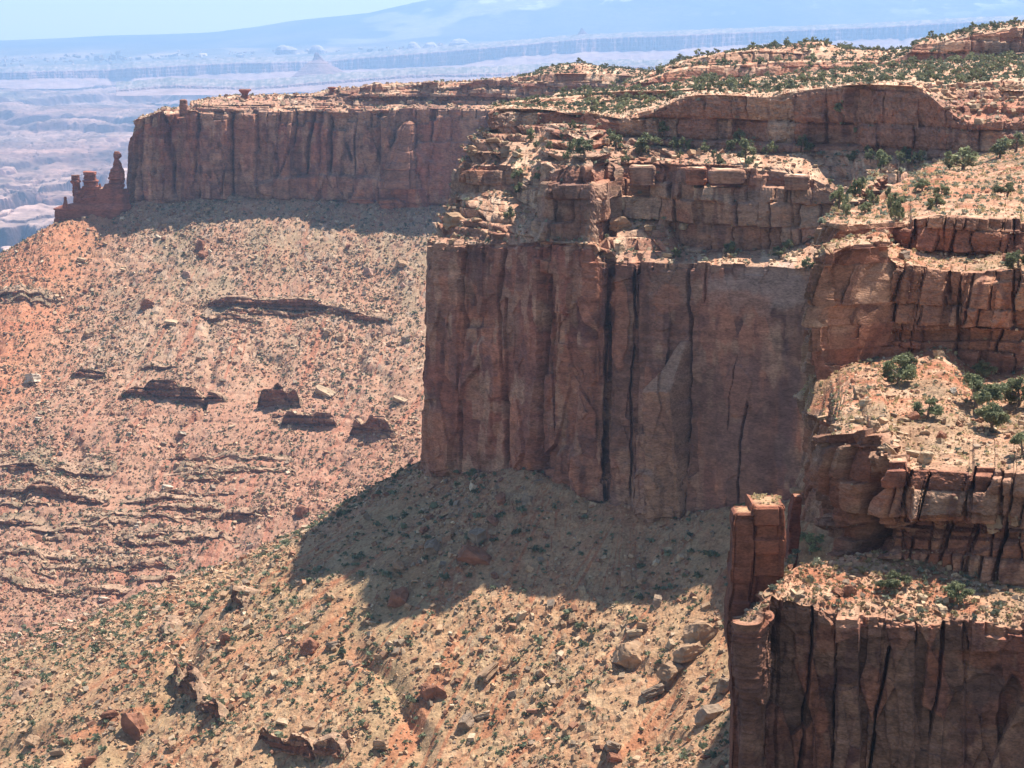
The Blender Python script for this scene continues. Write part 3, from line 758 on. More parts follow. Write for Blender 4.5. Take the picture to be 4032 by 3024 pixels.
CR_UP = [([(1690, 3520), (1860, 3490), (2000, 3450), (2190, 3405)], 0.38, 3.0), ([(1830, 3590), (1920, 3570), (2010, 3545)], 0.12, 1.3),
         ([(1840, 3665), (1960, 3640), (2050, 3610)], 0.14, 1.3), ([(1850, 3835), (1960, 3825)], 0.18, 1.5), ([(1860, 3950), (1980, 3945)], 0.16, 1.4),
         ([(2080, 3605), (2230, 3575)], 0.09, 0.8), ([(2080, 3512), (2230, 3470)], 0.09, 0.8), ([(2080, 3725), (2230, 3710)], 0.1, 1), ([(2060, 3830), (2240, 3790)], 0.1, 1), ([(2060, 3960), (2300, 3920)], 0.12, 1.2),
         ([(960, 3520), (1080, 3500), (1200, 3450), (1330, 3405)], 0.30, 3.0), ([(1040, 3560), (1200, 3510)], 0.1, 0.9), ([(1060, 3740), (1180, 3735)], 0.16, 1.5), ([(1070, 3835), (1280, 3800)], 0.12, 1.2),
         ([(850, 3722), (940, 3716)], 0.14, 1.3), ([(860, 3600), (930, 3600)], 0.1, 1.0), ([(870, 3360), (930, 3360)], 0.1, 1.0), ([(850, 3990), (960, 3990)], 0.1, 1.0)]
BUMP_UP = [(3560, 2120, 500, 60, -1.0, None), (3890, 1190, 90, 110, 1.1, None), (3390, 1080, 90, 120, 1.0, None), (3760, 2060, 300, 50, -0.8, None)]
UP_X, UP_C, UP_R = loft('near_ledge_cliff', steepen(up_ribs, ((0, 1, 0.8), (2, 3, 1.5), (4, 5, 0.6))), ['ledge', 'bench', 'ledge', 'bench', 'ledge', 'bench'], 0.13, 1, WALL_NEAR, LEDGE_BLOCK, M_NEAR, 3500, CR_UP, BUMP_UP,
     'stepped near cliffs of red blocks with a tree dotted bench between them', 'cliff', drow=0.13, benchn=0.6, obj_name='cliff', slabs=SLAB_UP)

# ------------------------------------------------------------------ talus slopes
def base_line(Rb, level=0, step=4.0):
    C, s = resample_ribs(Rb[:, :, :], step, level)
    return C[:, level]
FIN_BASE = np.array([P(214, 880, 1440), P(300, 862, 1452), P(400, 830, 1464), P(505, 800, 1476)])
def dens(pts, step=4.0):
    out = []
    for a, b in zip(pts[:-1], pts[1:]):
        n = max(1, int(np.linalg.norm(np.array(b) - a) / step))
        for i in range(n): out.append(np.array(a) + (np.array(b) - a) * i / n)
    out.append(np.array(pts[-1]))
    return np.array(out)
BASES = np.concatenate([base_line(MAIN_R), base_line(FAR_R), dens(FIN_BASE), dens([np.array((27, 250, -120.)), np.array((60, 300, -120.)), np.array((75, 380, -120.)), np.array((90, 450, -120.)), np.array((80, 500, -120.))])])
BASES = BASES + np.array([0, 0, 1.0])

def talus_coarse(x, y):
    """Slope height from the distance to the foot of every cliff."""
    zmax = np.full(x.shape, -1e9)
    dmin = np.full(x.shape, 1e9)
    for k in range(0, len(BASES), 40):
        B = BASES[k:k + 40]
        d = np.sqrt((x[..., None] - B[:, 0]) ** 2 + (y[..., None] - B[:, 1]) ** 2)
        g = 0.60 * d - 0.5 * 0.0011 * np.minimum(d, 240) ** 2 - 0.264 * np.maximum(d - 240, 0) * 0.75
        zmax = np.maximum(zmax, (B[:, 2] - g).max(axis=-1))
        dmin = np.minimum(dmin, d.min(axis=-1))
    return zmax, dmin

NXT, NYT = 1150, 1550
tu = np.linspace(-260, 3500, NXT)
ty = np.exp(np.linspace(math.log(372), math.log(1560), NYT))
cu = np.linspace(-260, 3500, 231)
cyy = np.exp(np.linspace(math.log(372), math.log(1560), 231))
CX = (cu[None, :] - 2016) / F_PX * cyy[:, None] * 0.995
CY = np.broadcast_to(cyy[:, None], CX.shape)
cz, cd = talus_coarse(CX, CY)
def up2(a):
    fi = np.linspace(0, a.shape[0] - 1.0001, NYT)
    fj = np.linspace(0, a.shape[1] - 1.0001, NXT)
    i, j = fi.astype(int), fj.astype(int)
    a0 = a[i] + (a[i + 1] - a[i]) * (fi - i)[:, None]
    return a0[:, j] + (a0[:, j + 1] - a0[:, j]) * (fj - j)[None, :]
TX = (tu[None, :] - 2016) / F_PX * ty[:, None] * 0.995
TY = np.broadcast_to(ty[:, None], TX.shape).copy()
TZ, TD = up2(cz), up2(cd)
gy, gx = np.gradient(cz, axis=0) / np.gradient(CY, axis=0), np.gradient(cz, axis=1) / np.gradient(CX, axis=1)
GL = np.sqrt(gx ** 2 + gy ** 2) + 1e-6
DX, DY = up2(-gx / GL), up2(-gy / GL)          # downhill
AC = TX * -DY + TY * DX                          # rough coordinate across the slope
am = sst(3, 60, TD)
TZ += am * (3.2 * fbm(TX / 70, TY / 70, oct=3, seed=61) + 5.0 * sst(60, 260, TD) * fbm(TX / 45, TY / 120, oct=3, seed=62))
GU = 1 - np.abs(fbm(TX / 55 + 0.5 * fbm(TX / 40, TY / 40, oct=2, seed=66), TY / 160, oct=3, seed=65)) * 2.2
TZ -= 3.0 * am * sst(0.55, 1.0, GU) * sst(10, 90, TD)
TZ += 0.9 * fbm(TX / 14, TY / 18, oct=4, seed=63) + 0.30 * np.abs(fbm(TX / 2.4, TY / 2.4, oct=3, seed=64))
# broken stones that pave the slope: finer close by, coarser where only the big ones tell
nr = 1 - sst(690, 780, TY)
dens_r = sst(-0.45, 0.25, fbm(TX / 13 + 3, TY / 24, oct=3, seed=67))
va, vu_, vw_ = voro2(TX / 1.25, TY / 1.7, 68)
vb, vu2, vw2 = voro2(TX / 2.9 + 50, TY / 4.2, 69)
STN = sst(0.42, 0.5, va) * dens_r
STF = sst(0.50, 0.58, vb) * dens_r
TZ += nr * STN * ((va - 0.3) * 0.75 + (hsh(np.floor(va * 9973), seed=86) - 0.5) * 0.7 * vu_) + (1 - nr) * STF * ((vb - 0.4) * 1.7 + (hsh(np.floor(vb * 9973), seed=87) - 0.5) * 1.4 * vu2)
# ledges of harder rock: (px, py, Y, half length, height, flat top, seed)
OUT = []
def outcrop(px, py, half, h, flat, wob=1.0, tiltx=0.0):
    OUT.append((px, py, half, h, flat, wob, tiltx))
for a in ((1170, 1240, 62, 9.5, 22), (600, 1560, 20, 13, 20), (740, 1590, 22, 12, 20), (1098, 1600, 13, 16, 14), (1215, 1685, 16, 13, 18), (1465, 1715, 14, 11, 16),
          (90, 1165, 24, 4, 16), (110, 1185, 14, 4, 12), (200, 1855, 36, 5, 30), (190, 1962, 34, 8, 30), (345, 1488, 12, 5, 10), (620, 1460, 12, 4, 12),
          (1130, 1250, 40, 4, 12), (900, 1255, 20, 3, 10)):
    outcrop(*a)
for a in ((640, 2110, 24, 3, 18), (790, 2135, 20, 3, 18), (560, 2150, 16, 3.5, 16), (330, 2090, 16, 3, 16), (250, 2095, 22, 2.5, 14), (420, 2060, 18, 3, 14), (470, 2255, 26, 2.6, 16), (580, 2230, 14, 3, 14), (350, 2330, 22, 3, 14), (90, 2320, 30, 2.4, 12),
          (640, 1970, 24, 3, 14), (780, 2015, 14, 3.5, 14), (560, 2215, 20, 2.4, 12), (660, 2290, 18, 3, 12), (300, 2250, 26, 2.4, 14), (160, 2190, 20, 2.4, 14), (960, 2050, 14, 4, 12), (60, 2060, 22, 3, 16)):
    outcrop(*a)
for a in ((930, 2380, 6, 4.5, 8), (740, 2750, 9, 9.5, 8), (690, 2690, 6, 7, 6), (815, 2825, 7, 6, 7), (1120, 2970, 9, 7.5, 8), (60, 2680, 8, 3.5, 8), (640, 2500, 9, 2.5, 8), (60, 2750, 8, 3, 10), (1240, 2990, 8, 5, 10)):
    outcrop(*a)
HX, HY, HD = proj(np.stack([TX, TY, TZ], -1))
dark = np.zeros_like(TZ)
# thin red beds low on the far slope
fl = sst(700, 760, TY) * sst(150, 230, TD) * (1 - sst(-196, -170, TZ))
zz = TZ + 1.5 * vn(TX / 60, TY / 60, seed=70)
bed, bl, br = cells1(zz, 3.4, 71)
msk = 0.35 * fl * sst(0.0, 0.35, vn(TX / 26, TY / 60 + bed * 9.1, seed=72) + 0.15)
fr = bl / (bl + br)
TZ += msk * ((sst(0.72, 0.98, fr) - fr)) * 2.4
# albedo
ROCKC_ = np.array([(0.46, 0.33, 0.23), (0.40, 0.26, 0.18), (0.52, 0.40, 0.29), (0.33, 0.19, 0.14), (0.36, 0.29, 0.23), (0.48, 0.37, 0.27)])
f1 = fbm(TX / 30, TY / 40, oct=4, seed=80)
f2 = fbm(TX / 6, TY / 9, oct=4, seed=81)
f3 = vn(TX / 0.9, TY / 1.2, seed=82)
talb = mixc(np.array((0.42, 0.235, 0.155)), np.array((0.47, 0.325, 0.225)), 0.6 + 0.9 * f2 + 0.35 * f3)
hi_ = (1 - sst(60, 190, TD + 60 * f1)) * sst(800, 900, TY) + 0.45 * (1 - sst(700, 800, TY))
talb = mixc(talb, GREENF, 0.55 * sst(-0.2, 0.5, f1 + 0.5 * f2) * (0.35 + 0.65 * hi_))
sto = nr * STN * (0.75 + 0.5 * hsh(np.floor(va * 7919), seed=88)) + (1 - nr) * STF * (0.75 + 0.5 * hsh(np.floor(vb * 7919), seed=89))
stc = ROCKC_[np.where(nr > 0.5, np.floor(va * 7919), np.floor(vb * 7919)).astype(int) % 6]
talb = talb * (1 - 0.75 * np.clip(sto, 0, 1))[..., None] + stc * (0.75 * np.clip(sto, 0, 1))[..., None]
talb = mixc(talb, np.array((0.40, 0.160, 0.095)), 0.85 * sst(0.22, 0.45, fbm(AC / 11 + 0.3 * f2, TD / 70, oct=3, seed=83)) * (1 - 0.5 * hi_))
talb = mixc(talb, np.array((0.40, 0.215, 0.15)), 0.55 * fl)
talb = mixc(talb, np.array((0.27, 0.15, 0.11)), 0.75 * dark)
talb = talb * (1 + (1 - sst(690, 780, TY))[..., None] * np.array((0.04, 0.02, -0.12)))
# the bare red ribs at the left end of the far slope
endl = sst(30, 90, -(TX + 205) + 0.12 * (TY - 1400)) * sst(1180, 1280, TY)
talb = mixc(talb, mixc(np.array((0.46, 0.18, 0.10)), np.array((0.50, 0.27, 0.16)), 0.5 + 0.5 * vn(TZ / 2.2, TX * 0.02, seed=84)), endl * 0.9)
TZ -= endl * 0.8 * np.abs(vn(TX / 7, TY / 7, seed=85))
TP = np.stack([TX, TY, TZ], -1)
me = mesh_np('talus_slope', TP, quads=grid_quads(NYT, NXT), alb=np.clip(talb, 0.02, 0.9), smooth=False)
tag(obj('talus_slope', me, M_TALUS), 'boulder strewn red talus slope below the cliffs', 'slope', kind='structure')
nn = np.cross(np.gradient(TP, axis=1), np.gradient(TP, axis=0))
ar = np.linalg.norm(nn, axis=2)
VIS.append(dict(name='talus', X=TP.reshape(-1, 3), area=ar.ravel(), up=(np.abs(nn[:, :, 2]) / np.maximum(ar, 1e-9)).ravel(), bench=np.zeros(ar.size), seg=np.zeros(ar.size, int), d=TD.ravel()))

def talus_z(x, y):
    fi = (np.log(np.asarray(y, float)) - math.log(372)) / (math.log(1560) - math.log(372)) * (NYT - 1)
    fj = ((np.asarray(x, float) / (np.asarray(y, float) * 0.995)) * F_PX + 2016 + 260) / 3760.0 * (NXT - 1)
    i, j = np.clip(fi.astype(int), 0, NYT - 2), np.clip(fj.astype(int), 0, NXT - 2)
    a, b = np.clip(fi - i, 0, 1), np.clip(fj - j, 0, 1)
    return (TZ[i, j] * (1 - a) + TZ[i + 1, j] * a) * (1 - b) + (TZ[i, j + 1] * (1 - a) + TZ[i + 1, j + 1] * a) * b
LEDGE_OUT = dict(T=1.5, L=4.0, A=0.7, B=0.5, C=0.6, r=0.15, jd=0.7, jw=0.25, fine=0.3, ks=1.2)
LEDGE_OUTS = dict(T=0.9, L=2.4, A=0.4, B=0.3, C=0.4, r=0.1, jd=0.4, jw=0.15, fine=0.2, ks=0.8)
def rock_ledge(n_, px, py, half, h, flat, far):
    dd = (HX - px) ** 2 + (HY - py) ** 2
    dd[HD < (700 if far else 0)] = 1e12
    i, j = np.unravel_index(np.argmin(dd), dd.shape)
    x0, y0, dx, dy = TX[i, j], TY[i, j], DX[i, j], DY[i, j]
    a = np.linspace(-half, half, 15)
    bend = 0.11 * half * fbm(a / half * 1.1, a * 0 + n_ * 3.7, oct=3, seed=330)
    en = (1 - (np.abs(a) / half) ** 5.0) * (0.75 + 0.35 * vn(a / half * 2.5, a * 0 + n_, seed=331))
    ribs = []
    for k in range(len(a)):
        def at(q, up):
            x, y = x0 - dy * a[k] + dx * (q + bend[k]), y0 + dx * a[k] + dy * (q + bend[k])
            return [x, y, float(talus_z(x, y)) + up]
        hh = h * max(en[k], 0.04)
        lip = at(0, hh)
        foot = at(-0.12 * h, 0)
        foot[2] = float(talus_z(lip[0], lip[1])) - 2.2
        ribs.append([foot, lip, at(-flat * 0.3 * (0.4 + 0.6 * en[k]), hh * 0.66), at(-flat * 0.75 * (0.4 + 0.6 * en[k]), -0.4)])
    loft('outcrop%d' % n_, ribs, [('ledge', LEDGE_OUT if far else LEDGE_OUTS), 'bench', 'bench'], 0.62 if far else 0.24, 1, WALL_MAIN, LEDGE_OUT, M_LEDGE, 6000 + n_ * 3, (), (),
         'dark faced rock ledge breaking through the far talus slope' if far else 'dark rock outcrop breaking through the near talus slope', 'rock ledge', drow=0.4 if far else 0.2, benchn=0.5, obj_name='rock_ledge', palerim=0.25, soil=np.array((0.50, 0.37, 0.26)))
for n_, (px, py, half, h, flat, wob, tx_) in enumerate(OUT):
    rock_ledge(n_, px, py, half, h, flat, py < 2345 and px < 1700)
rl = np.random.default_rng(77)
for n_ in range(46):
    px, py = rl.uniform(-20, 1000), rl.uniform(1790, 2330)
    if py > 2330 - (px / 1000) * 280 or (px > 620 and rl.random() < 0.4): continue
    rock_ledge(100 + n_, px, py, rl.uniform(7, 26), rl.uniform(1.2, 2.8), rl.uniform(6, 13), True)

# ------------------------------------------------------------------ canyon floor far below
NPX, NPY = 900, 1000
pu = np.linspace(-700, 2400, NPX)
DK = 1.6                                        # the far country lies this many times farther than first sketched
pyv = np.exp(np.linspace(math.log(1250), math.log(13200), NPY))
PX = (pu[None, :] - 2016) / F_PX * pyv[:, None]
PY = np.broadcast_to(pyv[:, None], PX.shape)
n1 = fbm(PX / 900, PY / 1500, oct=5, seed=90)
n2 = fbm(PX / 300 + 0.4 * n1, PY / 420, oct=5, seed=91)
lowl = 1 - sst(4300, 6400, PY + 900 * n1)
base = -385 - 0.0 * PY + 25 * n1
canyon = sst(0.08, 0.19, -np.abs(n2) + 0.24 + 0.10 * lowl) * lowl
hgt = -60 * n1 + 40 * n2
lv = 14.0
hq = np.floor(hgt / lv) * lv + lv * sst(0.72, 0.95, hgt / lv - np.floor(hgt / lv))
PZ = base + hq * (0.35 + 0.5 * lowl) - canyon * (105 + 35 * n2) - 60 * lowl * sst(0.1, 0.9, (4800 - PY) / 2000)
bench2 = sst(0.0, 0.06, fbm(PX / 1500 + 3, PY / 900, oct=5, seed=93) + 0.06 * sst(9000, 11500, PY)) * sst(6800, 8200, PY)
PZ += bench2 * 38
n3 = fbm(PX / 120 + 0.6 * n2, PY / 190, oct=4, seed=97)
gul = sst(0.0, 0.12, 0.13 - np.abs(n3)) * (0.35 + 0.65 * lowl)
PZ -= gul * 20
h5 = 30 * fbm(PX / 260, PY / 330, oct=4, seed=98)
PZ += 0.7 * (np.floor(h5 / 6) * 6 + 6 * sst(0.7, 0.95, h5 / 6 - np.floor(h5 / 6)))
PZ += 3.0 * fbm(PX / 60, PY / 60, oct=4, seed=94)
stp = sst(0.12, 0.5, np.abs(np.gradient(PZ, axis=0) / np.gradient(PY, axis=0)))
palb = mixc(np.array((0.27, 0.17, 0.13)), np.array((0.40, 0.29, 0.23)), 0.5 + 1.2 * fbm(PX / 400, PY / 500, oct=5, seed=95))
palb = mixc(palb, np.array((0.24, 0.25, 0.17)), 0.8 * sst(0.0, 0.35, fbm(PX / 1500 + 7, PY / 900, oct=4, seed=96)) * sst(5200, 7500, PY))
palb = mixc(palb, np.array((0.72, 0.56, 0.48)), 0.8 * (1 - sst(0.0, 0.10, canyon)) * lowl * sst(0.0, 0.5, n2 + 0.3))
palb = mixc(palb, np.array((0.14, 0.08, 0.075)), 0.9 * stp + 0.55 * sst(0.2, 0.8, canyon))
palb = palb * np.clip(1 + 0.9 * fbm(PX / 75, PY / 220, oct=4, seed=99, gain=0.65) + 0.5 * fbm(PX / 500, PY / 90, oct=3, seed=100), 0.45, 1.7)[..., None]
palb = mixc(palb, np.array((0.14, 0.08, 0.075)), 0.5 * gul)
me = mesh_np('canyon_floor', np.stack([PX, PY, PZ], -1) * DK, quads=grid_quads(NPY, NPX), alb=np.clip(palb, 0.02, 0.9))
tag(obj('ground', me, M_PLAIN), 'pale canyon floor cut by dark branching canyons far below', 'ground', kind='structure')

# ------------------------------------------------------------------ the distant rim: cliff line, talus and plateau
def dist_cliff(name, prof, seed, depth_var, label):
    """prof: (px, y top, y cliff foot, y talus foot, Y)."""
    prof = np.array(prof, float)
    px = np.linspace(prof[0, 0], prof[-1, 0], 1100)
    yt, yc, yb, Y0 = (np.interp(px, prof[:, 0], prof[:, k]) for k in (1, 2, 3, 4))
    ind = depth_var * fbm(px / 330.0, px * 0 + 1.7, oct=5, seed=seed)
    u = (px - 2016) / F_PX
    rowsv = []
    zt = -(yt - 80) / F_PX * Y0
    zc = -(yc - 80) / F_PX * Y0
    zb = -(yb - 80) / F_PX * (Y0 - 500)
    Yc = Y0 + ind
    fl = 40 * fbm(px / 14.0, px * 0 + 3.1, oct=4, seed=seed + 1)
    def row(Y, z): rowsv.append(np.stack([u * Y, Y, z], -1))
    nt = 26
    for i in range(nt):
        v = i / (nt - 1.0)
        g = 60 * fbm(px / 22.0, v * 1.5, oct=4, seed=seed + 2) * math.sin(math.pi * min(1, v * 1.3)) ** 1
        row(Yc - 420 * (1 - v) ** 1.1 - 6 + g * (1 - v), zb + (zc - zb) * v ** 1.25)
    for i in range(1, 15):
        v = i / 14.0
        row(Yc + fl * 0.5 + 5 * v + 5 * np.floor(v * 3) + 6 * vn(px / 5.0, v * 2.0, seed=seed + 5), zc + (zt - zc) * v)
    for i in range(1, 7):
        v = i / 6.0
        row(Yc + 24 + 320 * v + fl * (1 - v), zt + (26 * v + 5 * fbm(px / 20, v * 3, oct=3, seed=seed + 6)))
    V = np.stack(rowsv, 0) * DK
    N_, M_ = V.shape[0], V.shape[1]
    k = np.arange(N_)[:, None] + np.zeros(M_)[None, :]
    a = np.empty(V.shape)
    tal = mixc(np.array((0.42, 0.27, 0.21)), np.array((0.5, 0.36, 0.29)), 0.5 + 1.2 * fbm(px[None, :] / 20, k * 0.3, oct=4, seed=seed + 7))
    clf = mixc(np.array((0.27, 0.13, 0.10)), np.array((0.47, 0.32, 0.26)), 0.45 + 1.3 * fbm(px[None, :] / 6, k * 0.12, oct=3, seed=seed + 8))
    top = mixc(np.array((0.20, 0.18, 0.12)), np.array((0.45, 0.36, 0.28)), 0.4 + 1.3 * fbm(px[None, :] / 12, k * 1.0, oct=3, seed=seed + 9))
    a = np.where((k < nt)[..., None], tal, np.where((k < nt + 14)[..., None], clf, top))
    me = mesh_np(name, V, quads=grid_quads(N_, M_), alb=np.clip(a, 0.02, 0.9))
    tag(obj('distant_cliff', me, M_DIST), label, 'cliff', kind='structure')

dist_cliff('distant_rim', [(-400, 284, 311, 343, 12500), (0, 282, 309, 342, 12500), (230, 277, 305, 348, 12400), (450, 272, 305, 344, 12700), (540, 264, 304, 340, 12300), (960, 243, 282, 335, 12600), (1180, 240, 277, 310, 12600),
     (1310, 236, 275, 304, 12800), (1450, 224, 268, 296, 12800), (1800, 197, 254, 284, 12600), (2000, 180, 222, 268, 12500), (2280, 153, 204, 248, 12500), (2580, 141, 196, 235, 12600), (3110, 120, 165, 222, 12700), (3420, 107, 152, 215, 12700),
     (3840, 84, 140, 205, 12700), (4500, 62, 125, 190, 12700)], 500, 260, 'long blue cliff line of the distant canyon rim')
dist_cliff('lower_rim', [(470, 352, 358, 375, 9800), (640, 336, 344, 372, 9800), (700, 332, 343, 372, 9700), (1000, 345, 352, 372, 9700), (1300, 318, 328, 352, 9700), (1600, 296, 305, 340, 9700), (2000, 283, 293, 335, 9700), (2400, 262, 272, 330, 9700), (3000, 250, 260, 320, 9700), (4500, 230, 240, 320, 9700)],
     540, 240, 'low stepped bench in front of the distant rim')

# plateau and mountains
NMX, NMY = 520, 300
mu = np.linspace(-700, 4700, NMX)
mv = np.exp(np.linspace(math.log(12900), math.log(21000), NMY))
MX = (mu[None, :] - 2016) / F_PX * mv[:, None]
MY = np.broadcast_to(mv[:, None], MX.shape)
MU = np.broadcast_to(mu[None, :], MX.shape)
def row_z(ypix, Y): return -(ypix - 80) / F_PX * Y
rim_y = np.interp(mu, [-400, 0, 540, 960, 1310, 1800, 2280, 3110, 4500], [280, 276, 258, 238, 230, 192, 150, 117, 58])
foot_y = np.interp(mu, [-700, 0, 1000, 1700, 2600, 3600, 4700], [205, 200, 190, 165, 135, 95, 50])
fr_y = np.interp(mu, [-700, -300, 0, 200, 400, 700, 800, 880, 1000, 1140, 1300, 1460, 1560, 1690, 2000, 2400, 3000, 4700], [172, 165, 158, 150, 142, 132, 130, 124, 108, 85, 66, 52, 28, 0, -70, -150, -170, -150])
t1 = sst(12900, 15800, MY)
t2 = sst(15800, 19500, MY)
z0 = row_z(rim_y + 4, 12900)[None, :]
z1 = row_z(foot_y, 15800)[None, :]
ridge = np.minimum(fr_y, 400)
z2 = row_z(ridge, 19500)[None, :]
MZ = z0 * (1 - t1) + z1 * t1
MZ = MZ * (1 - t2) + z2 * t2
back = sst(19500, 23000, MY)
MZ = MZ - back * 420 * (1 - sst(1000, 2200, MU))
MZ += 16 * fbm(MX / 500, MY / 700, oct=5, seed=120) * (0.3 + t1) * (1 - sst(18200, 19500, MY) * 0.7)
spur = np.abs(fbm(MX / 900 + 5, MY / 2600, oct=4, seed=121))
MZ -= 230 * spur * t2 * sst(1400, 2400, MU) * (1 - back)
malb = mixc(np.array((0.085, 0.095, 0.065)), np.array((0.16, 0.15, 0.10)), 0.5 + 1.3 * fbm(MX / 500, MY / 900, oct=4, seed=122))
plt = 1 - sst(14500, 16500, MY)
malb = mixc(malb, mixc(np.array((0.17, 0.16, 0.11)), np.array((0.42, 0.33, 0.27)), 0.35 + 1.4 * fbm(MX / 260, MY / 700, oct=4, seed=123)), plt)
mead = sst(0.28, 0.42, fbm(MX / 900 + 9, MY / 1500, oct=4, seed=124)) * sst(15200, 15900, MY) * (1 - sst(18500, 19500, MY)) * sst(800, 1700, MU)
malb = mixc(malb, np.array((0.42, 0.38, 0.26)), 0.7 * mead)
snow = sst(0.22, 0.36, fbm(MX / 190 + 3, MY / 420, oct=5, seed=125)) * sst(30, 170, MZ + 60 * vn(MX / 800, MY / 800, seed=126)) * sst(1350, 1700, MU)
malb = mixc(malb, np.array((0.85, 0.86, 0.88)), 0.55 * snow)
me = mesh_np('mountain_range', np.stack([MX, MY, MZ], -1) * DK, quads=grid_quads(NMY, NMX), alb=np.clip(malb, 0.02, 0.9), smooth=True)
tag(obj('mountain_range', me, M_DIST), 'pale blue mountain range with snow patches beyond the plateau', 'mountains', kind='structure')


# ------------------------------------------------------------------ free standing rock: spires, pillars, balanced rocks, buttes
def ring_rock(name, rows, Y, depth, label, cat, mat, seed, nseg=40, dy=None, power=3.2, amp=0.05, ledge=0.05, T=None, colr=RED, top=TAN, kind=None, jag=0.0, crackn=0, facets=0):
    """A solid of revolution-like rock: rows of (py, px left, px right); depth in metres front to back."""
    rows = np.array(rows, float)
    mpp = Y / F_PX
    dy = dy or max(2.0, 0.22 / mpp)
    py = np.concatenate([np.arange(rows[0, 0], rows[-1, 0], dy), rows[-1:, 0]])
    L, R = np.interp(py, rows[:, 0], rows[:, 1]), np.interp(py, rows[:, 0], rows[:, 2])
    a = np.linspace(0, 2 * math.pi, nseg, endpoint=False)
    ca, sa = np.cos(a), np.sin(a)
    cx = np.sign(ca) * np.abs(ca) ** (2 / power)
    cyy_ = np.sign(sa) * np.abs(sa) ** (2 / power)
    cpx = (L + R) / 2
    base = np.array([P(c, y, Y) for c, y in zip(cpx, py)])
    hw = (R - L) / 2 * mpp
    wmax = hw.max()
    frac = np.clip(hw / wmax, 0.12, 1)
    zz = base[:, 2][:, None] + 0 * a[None, :]
    T = T or wmax * 0.5
    bed, bl, br = cells1(zz + 0.15 * T * vn(zz / T * 0.3, a[None, :] * 1.0 + 0 * zz, seed=seed), T, seed + 1)
    hb = hsh(bed, seed=seed + 2)
    w = bl / (bl + br)
    ux, uy = cx[None, :] + 0 * zz, cyy_[None, :] + 0 * zz
    rad = 1 + ledge * (hb - 0.5) * 2 - ledge * 0.9 * np.abs(2 * w - 1) ** 6
    blk = np.floor(a[None, :] / 0.9 + hb * 9)
    rad += ledge * 0.8 * (hsh(bed, blk, seed=seed + 3) - 0.5)
    rad += amp * fbm(ux * 1.6 + seed, uy * 1.6, zz / (wmax * 0.8), oct=4, seed=seed + 4, gain=0.6)
    if facets:
        fi, fl_, fr_ = cells1(a[None, :] * facets / (2 * math.pi) + 0.25 * vn(zz / wmax * 0.35, a[None, :] * 2 + 0 * zz, seed=seed + 30), 1.0, seed + 31)
        vi, vl_, vr_ = cells1(zz + 0.8 * wmax * hsh(fi, seed=seed + 32), wmax * 1.7, seed + 33, row=fi)
        rad += 0.16 * (hsh(fi, vi, seed=seed + 34) - 0.6) + 0.22 * (hsh(fi, vi, seed=seed + 35) - 0.5) * (fl_ - fr_) - 0.10 * np.exp(-(np.minimum(fl_, fr_) / 0.06) ** 2)
    for c in range(crackn):
        ac = -math.pi / 2 + (c + 0.5 - crackn / 2) * 0.55 + 0.1 * vn(zz / 4, zz * 0 + c, seed=seed + 20)
        rad -= 0.13 * np.exp(-((a[None, :] - 2 * math.pi - ac) / 0.05) ** 2)
    V = np.stack([base[:, 0][:, None] + ux * hw[:, None] * rad, base[:, 1][:, None] + uy * (depth / 2) * frac[:, None] * rad, zz], -1)
    if jag: V[0, :, 2] += jag * vn(a * 1.4, a * 0 + seed, seed=seed + 9)
    n, m = V.shape[:2]
    i = np.arange(n - 1)[:, None] * m + np.arange(m)[None, :]
    j = np.arange(n - 1)[:, None] * m + (np.arange(m)[None, :] + 1) % m
    q = np.stack([i, j, j + m, i + m], -1).reshape(-1, 4)
    mid = V[0].mean(0)
    inner = mid + (V[0] - mid) * 0.5
    inner[:, 2] = V[0, :, 2].mean() + 0.02 * wmax * vn(a * 2, a * 0, seed=seed + 8)
    Vt = np.concatenate([V.reshape(-1, 3), inner, mid[None] + np.array((0, 0, 0.03 * wmax))])
    o1 = n * m
    k = np.arange(m)
    q = np.concatenate([q, np.stack([k, o1 + k, o1 + (k + 1) % m, (k + 1) % m], -1)])
    t = np.stack([o1 + k, np.full(m, o1 + m), o1 + (k + 1) % m], -1)
    al = mixc(np.asarray(colr) * 0.75, np.asarray(colr) * 1.2, 0.5 + 0.8 * fbm(ux * 2, zz / wmax * 0.7, uy * 2, oct=4, seed=seed + 5))
    al = mixc(al, VARN * 1.2, 0.5 * sst(0.1, 0.5, fbm(a[None, :] * 3, zz / wmax * 0.25, oct=3, seed=seed + 6)))
    al = al * (1 + 0.25 * (hb - 0.5))[..., None]
    tp = np.tile(np.asarray(top), (m + 1, 1)) * (1 + 0.2 * vn(np.arange(m + 1) * 0.8, np.zeros(m + 1), seed=seed + 7))[:, None]
    me = mesh_np(name, Vt, quads=q, tris=t, alb=np.clip(np.concatenate([al.reshape(-1, 3), tp]), 0.02, 0.9))
    return tag(obj(name, me, mat), label, cat, kind=kind)

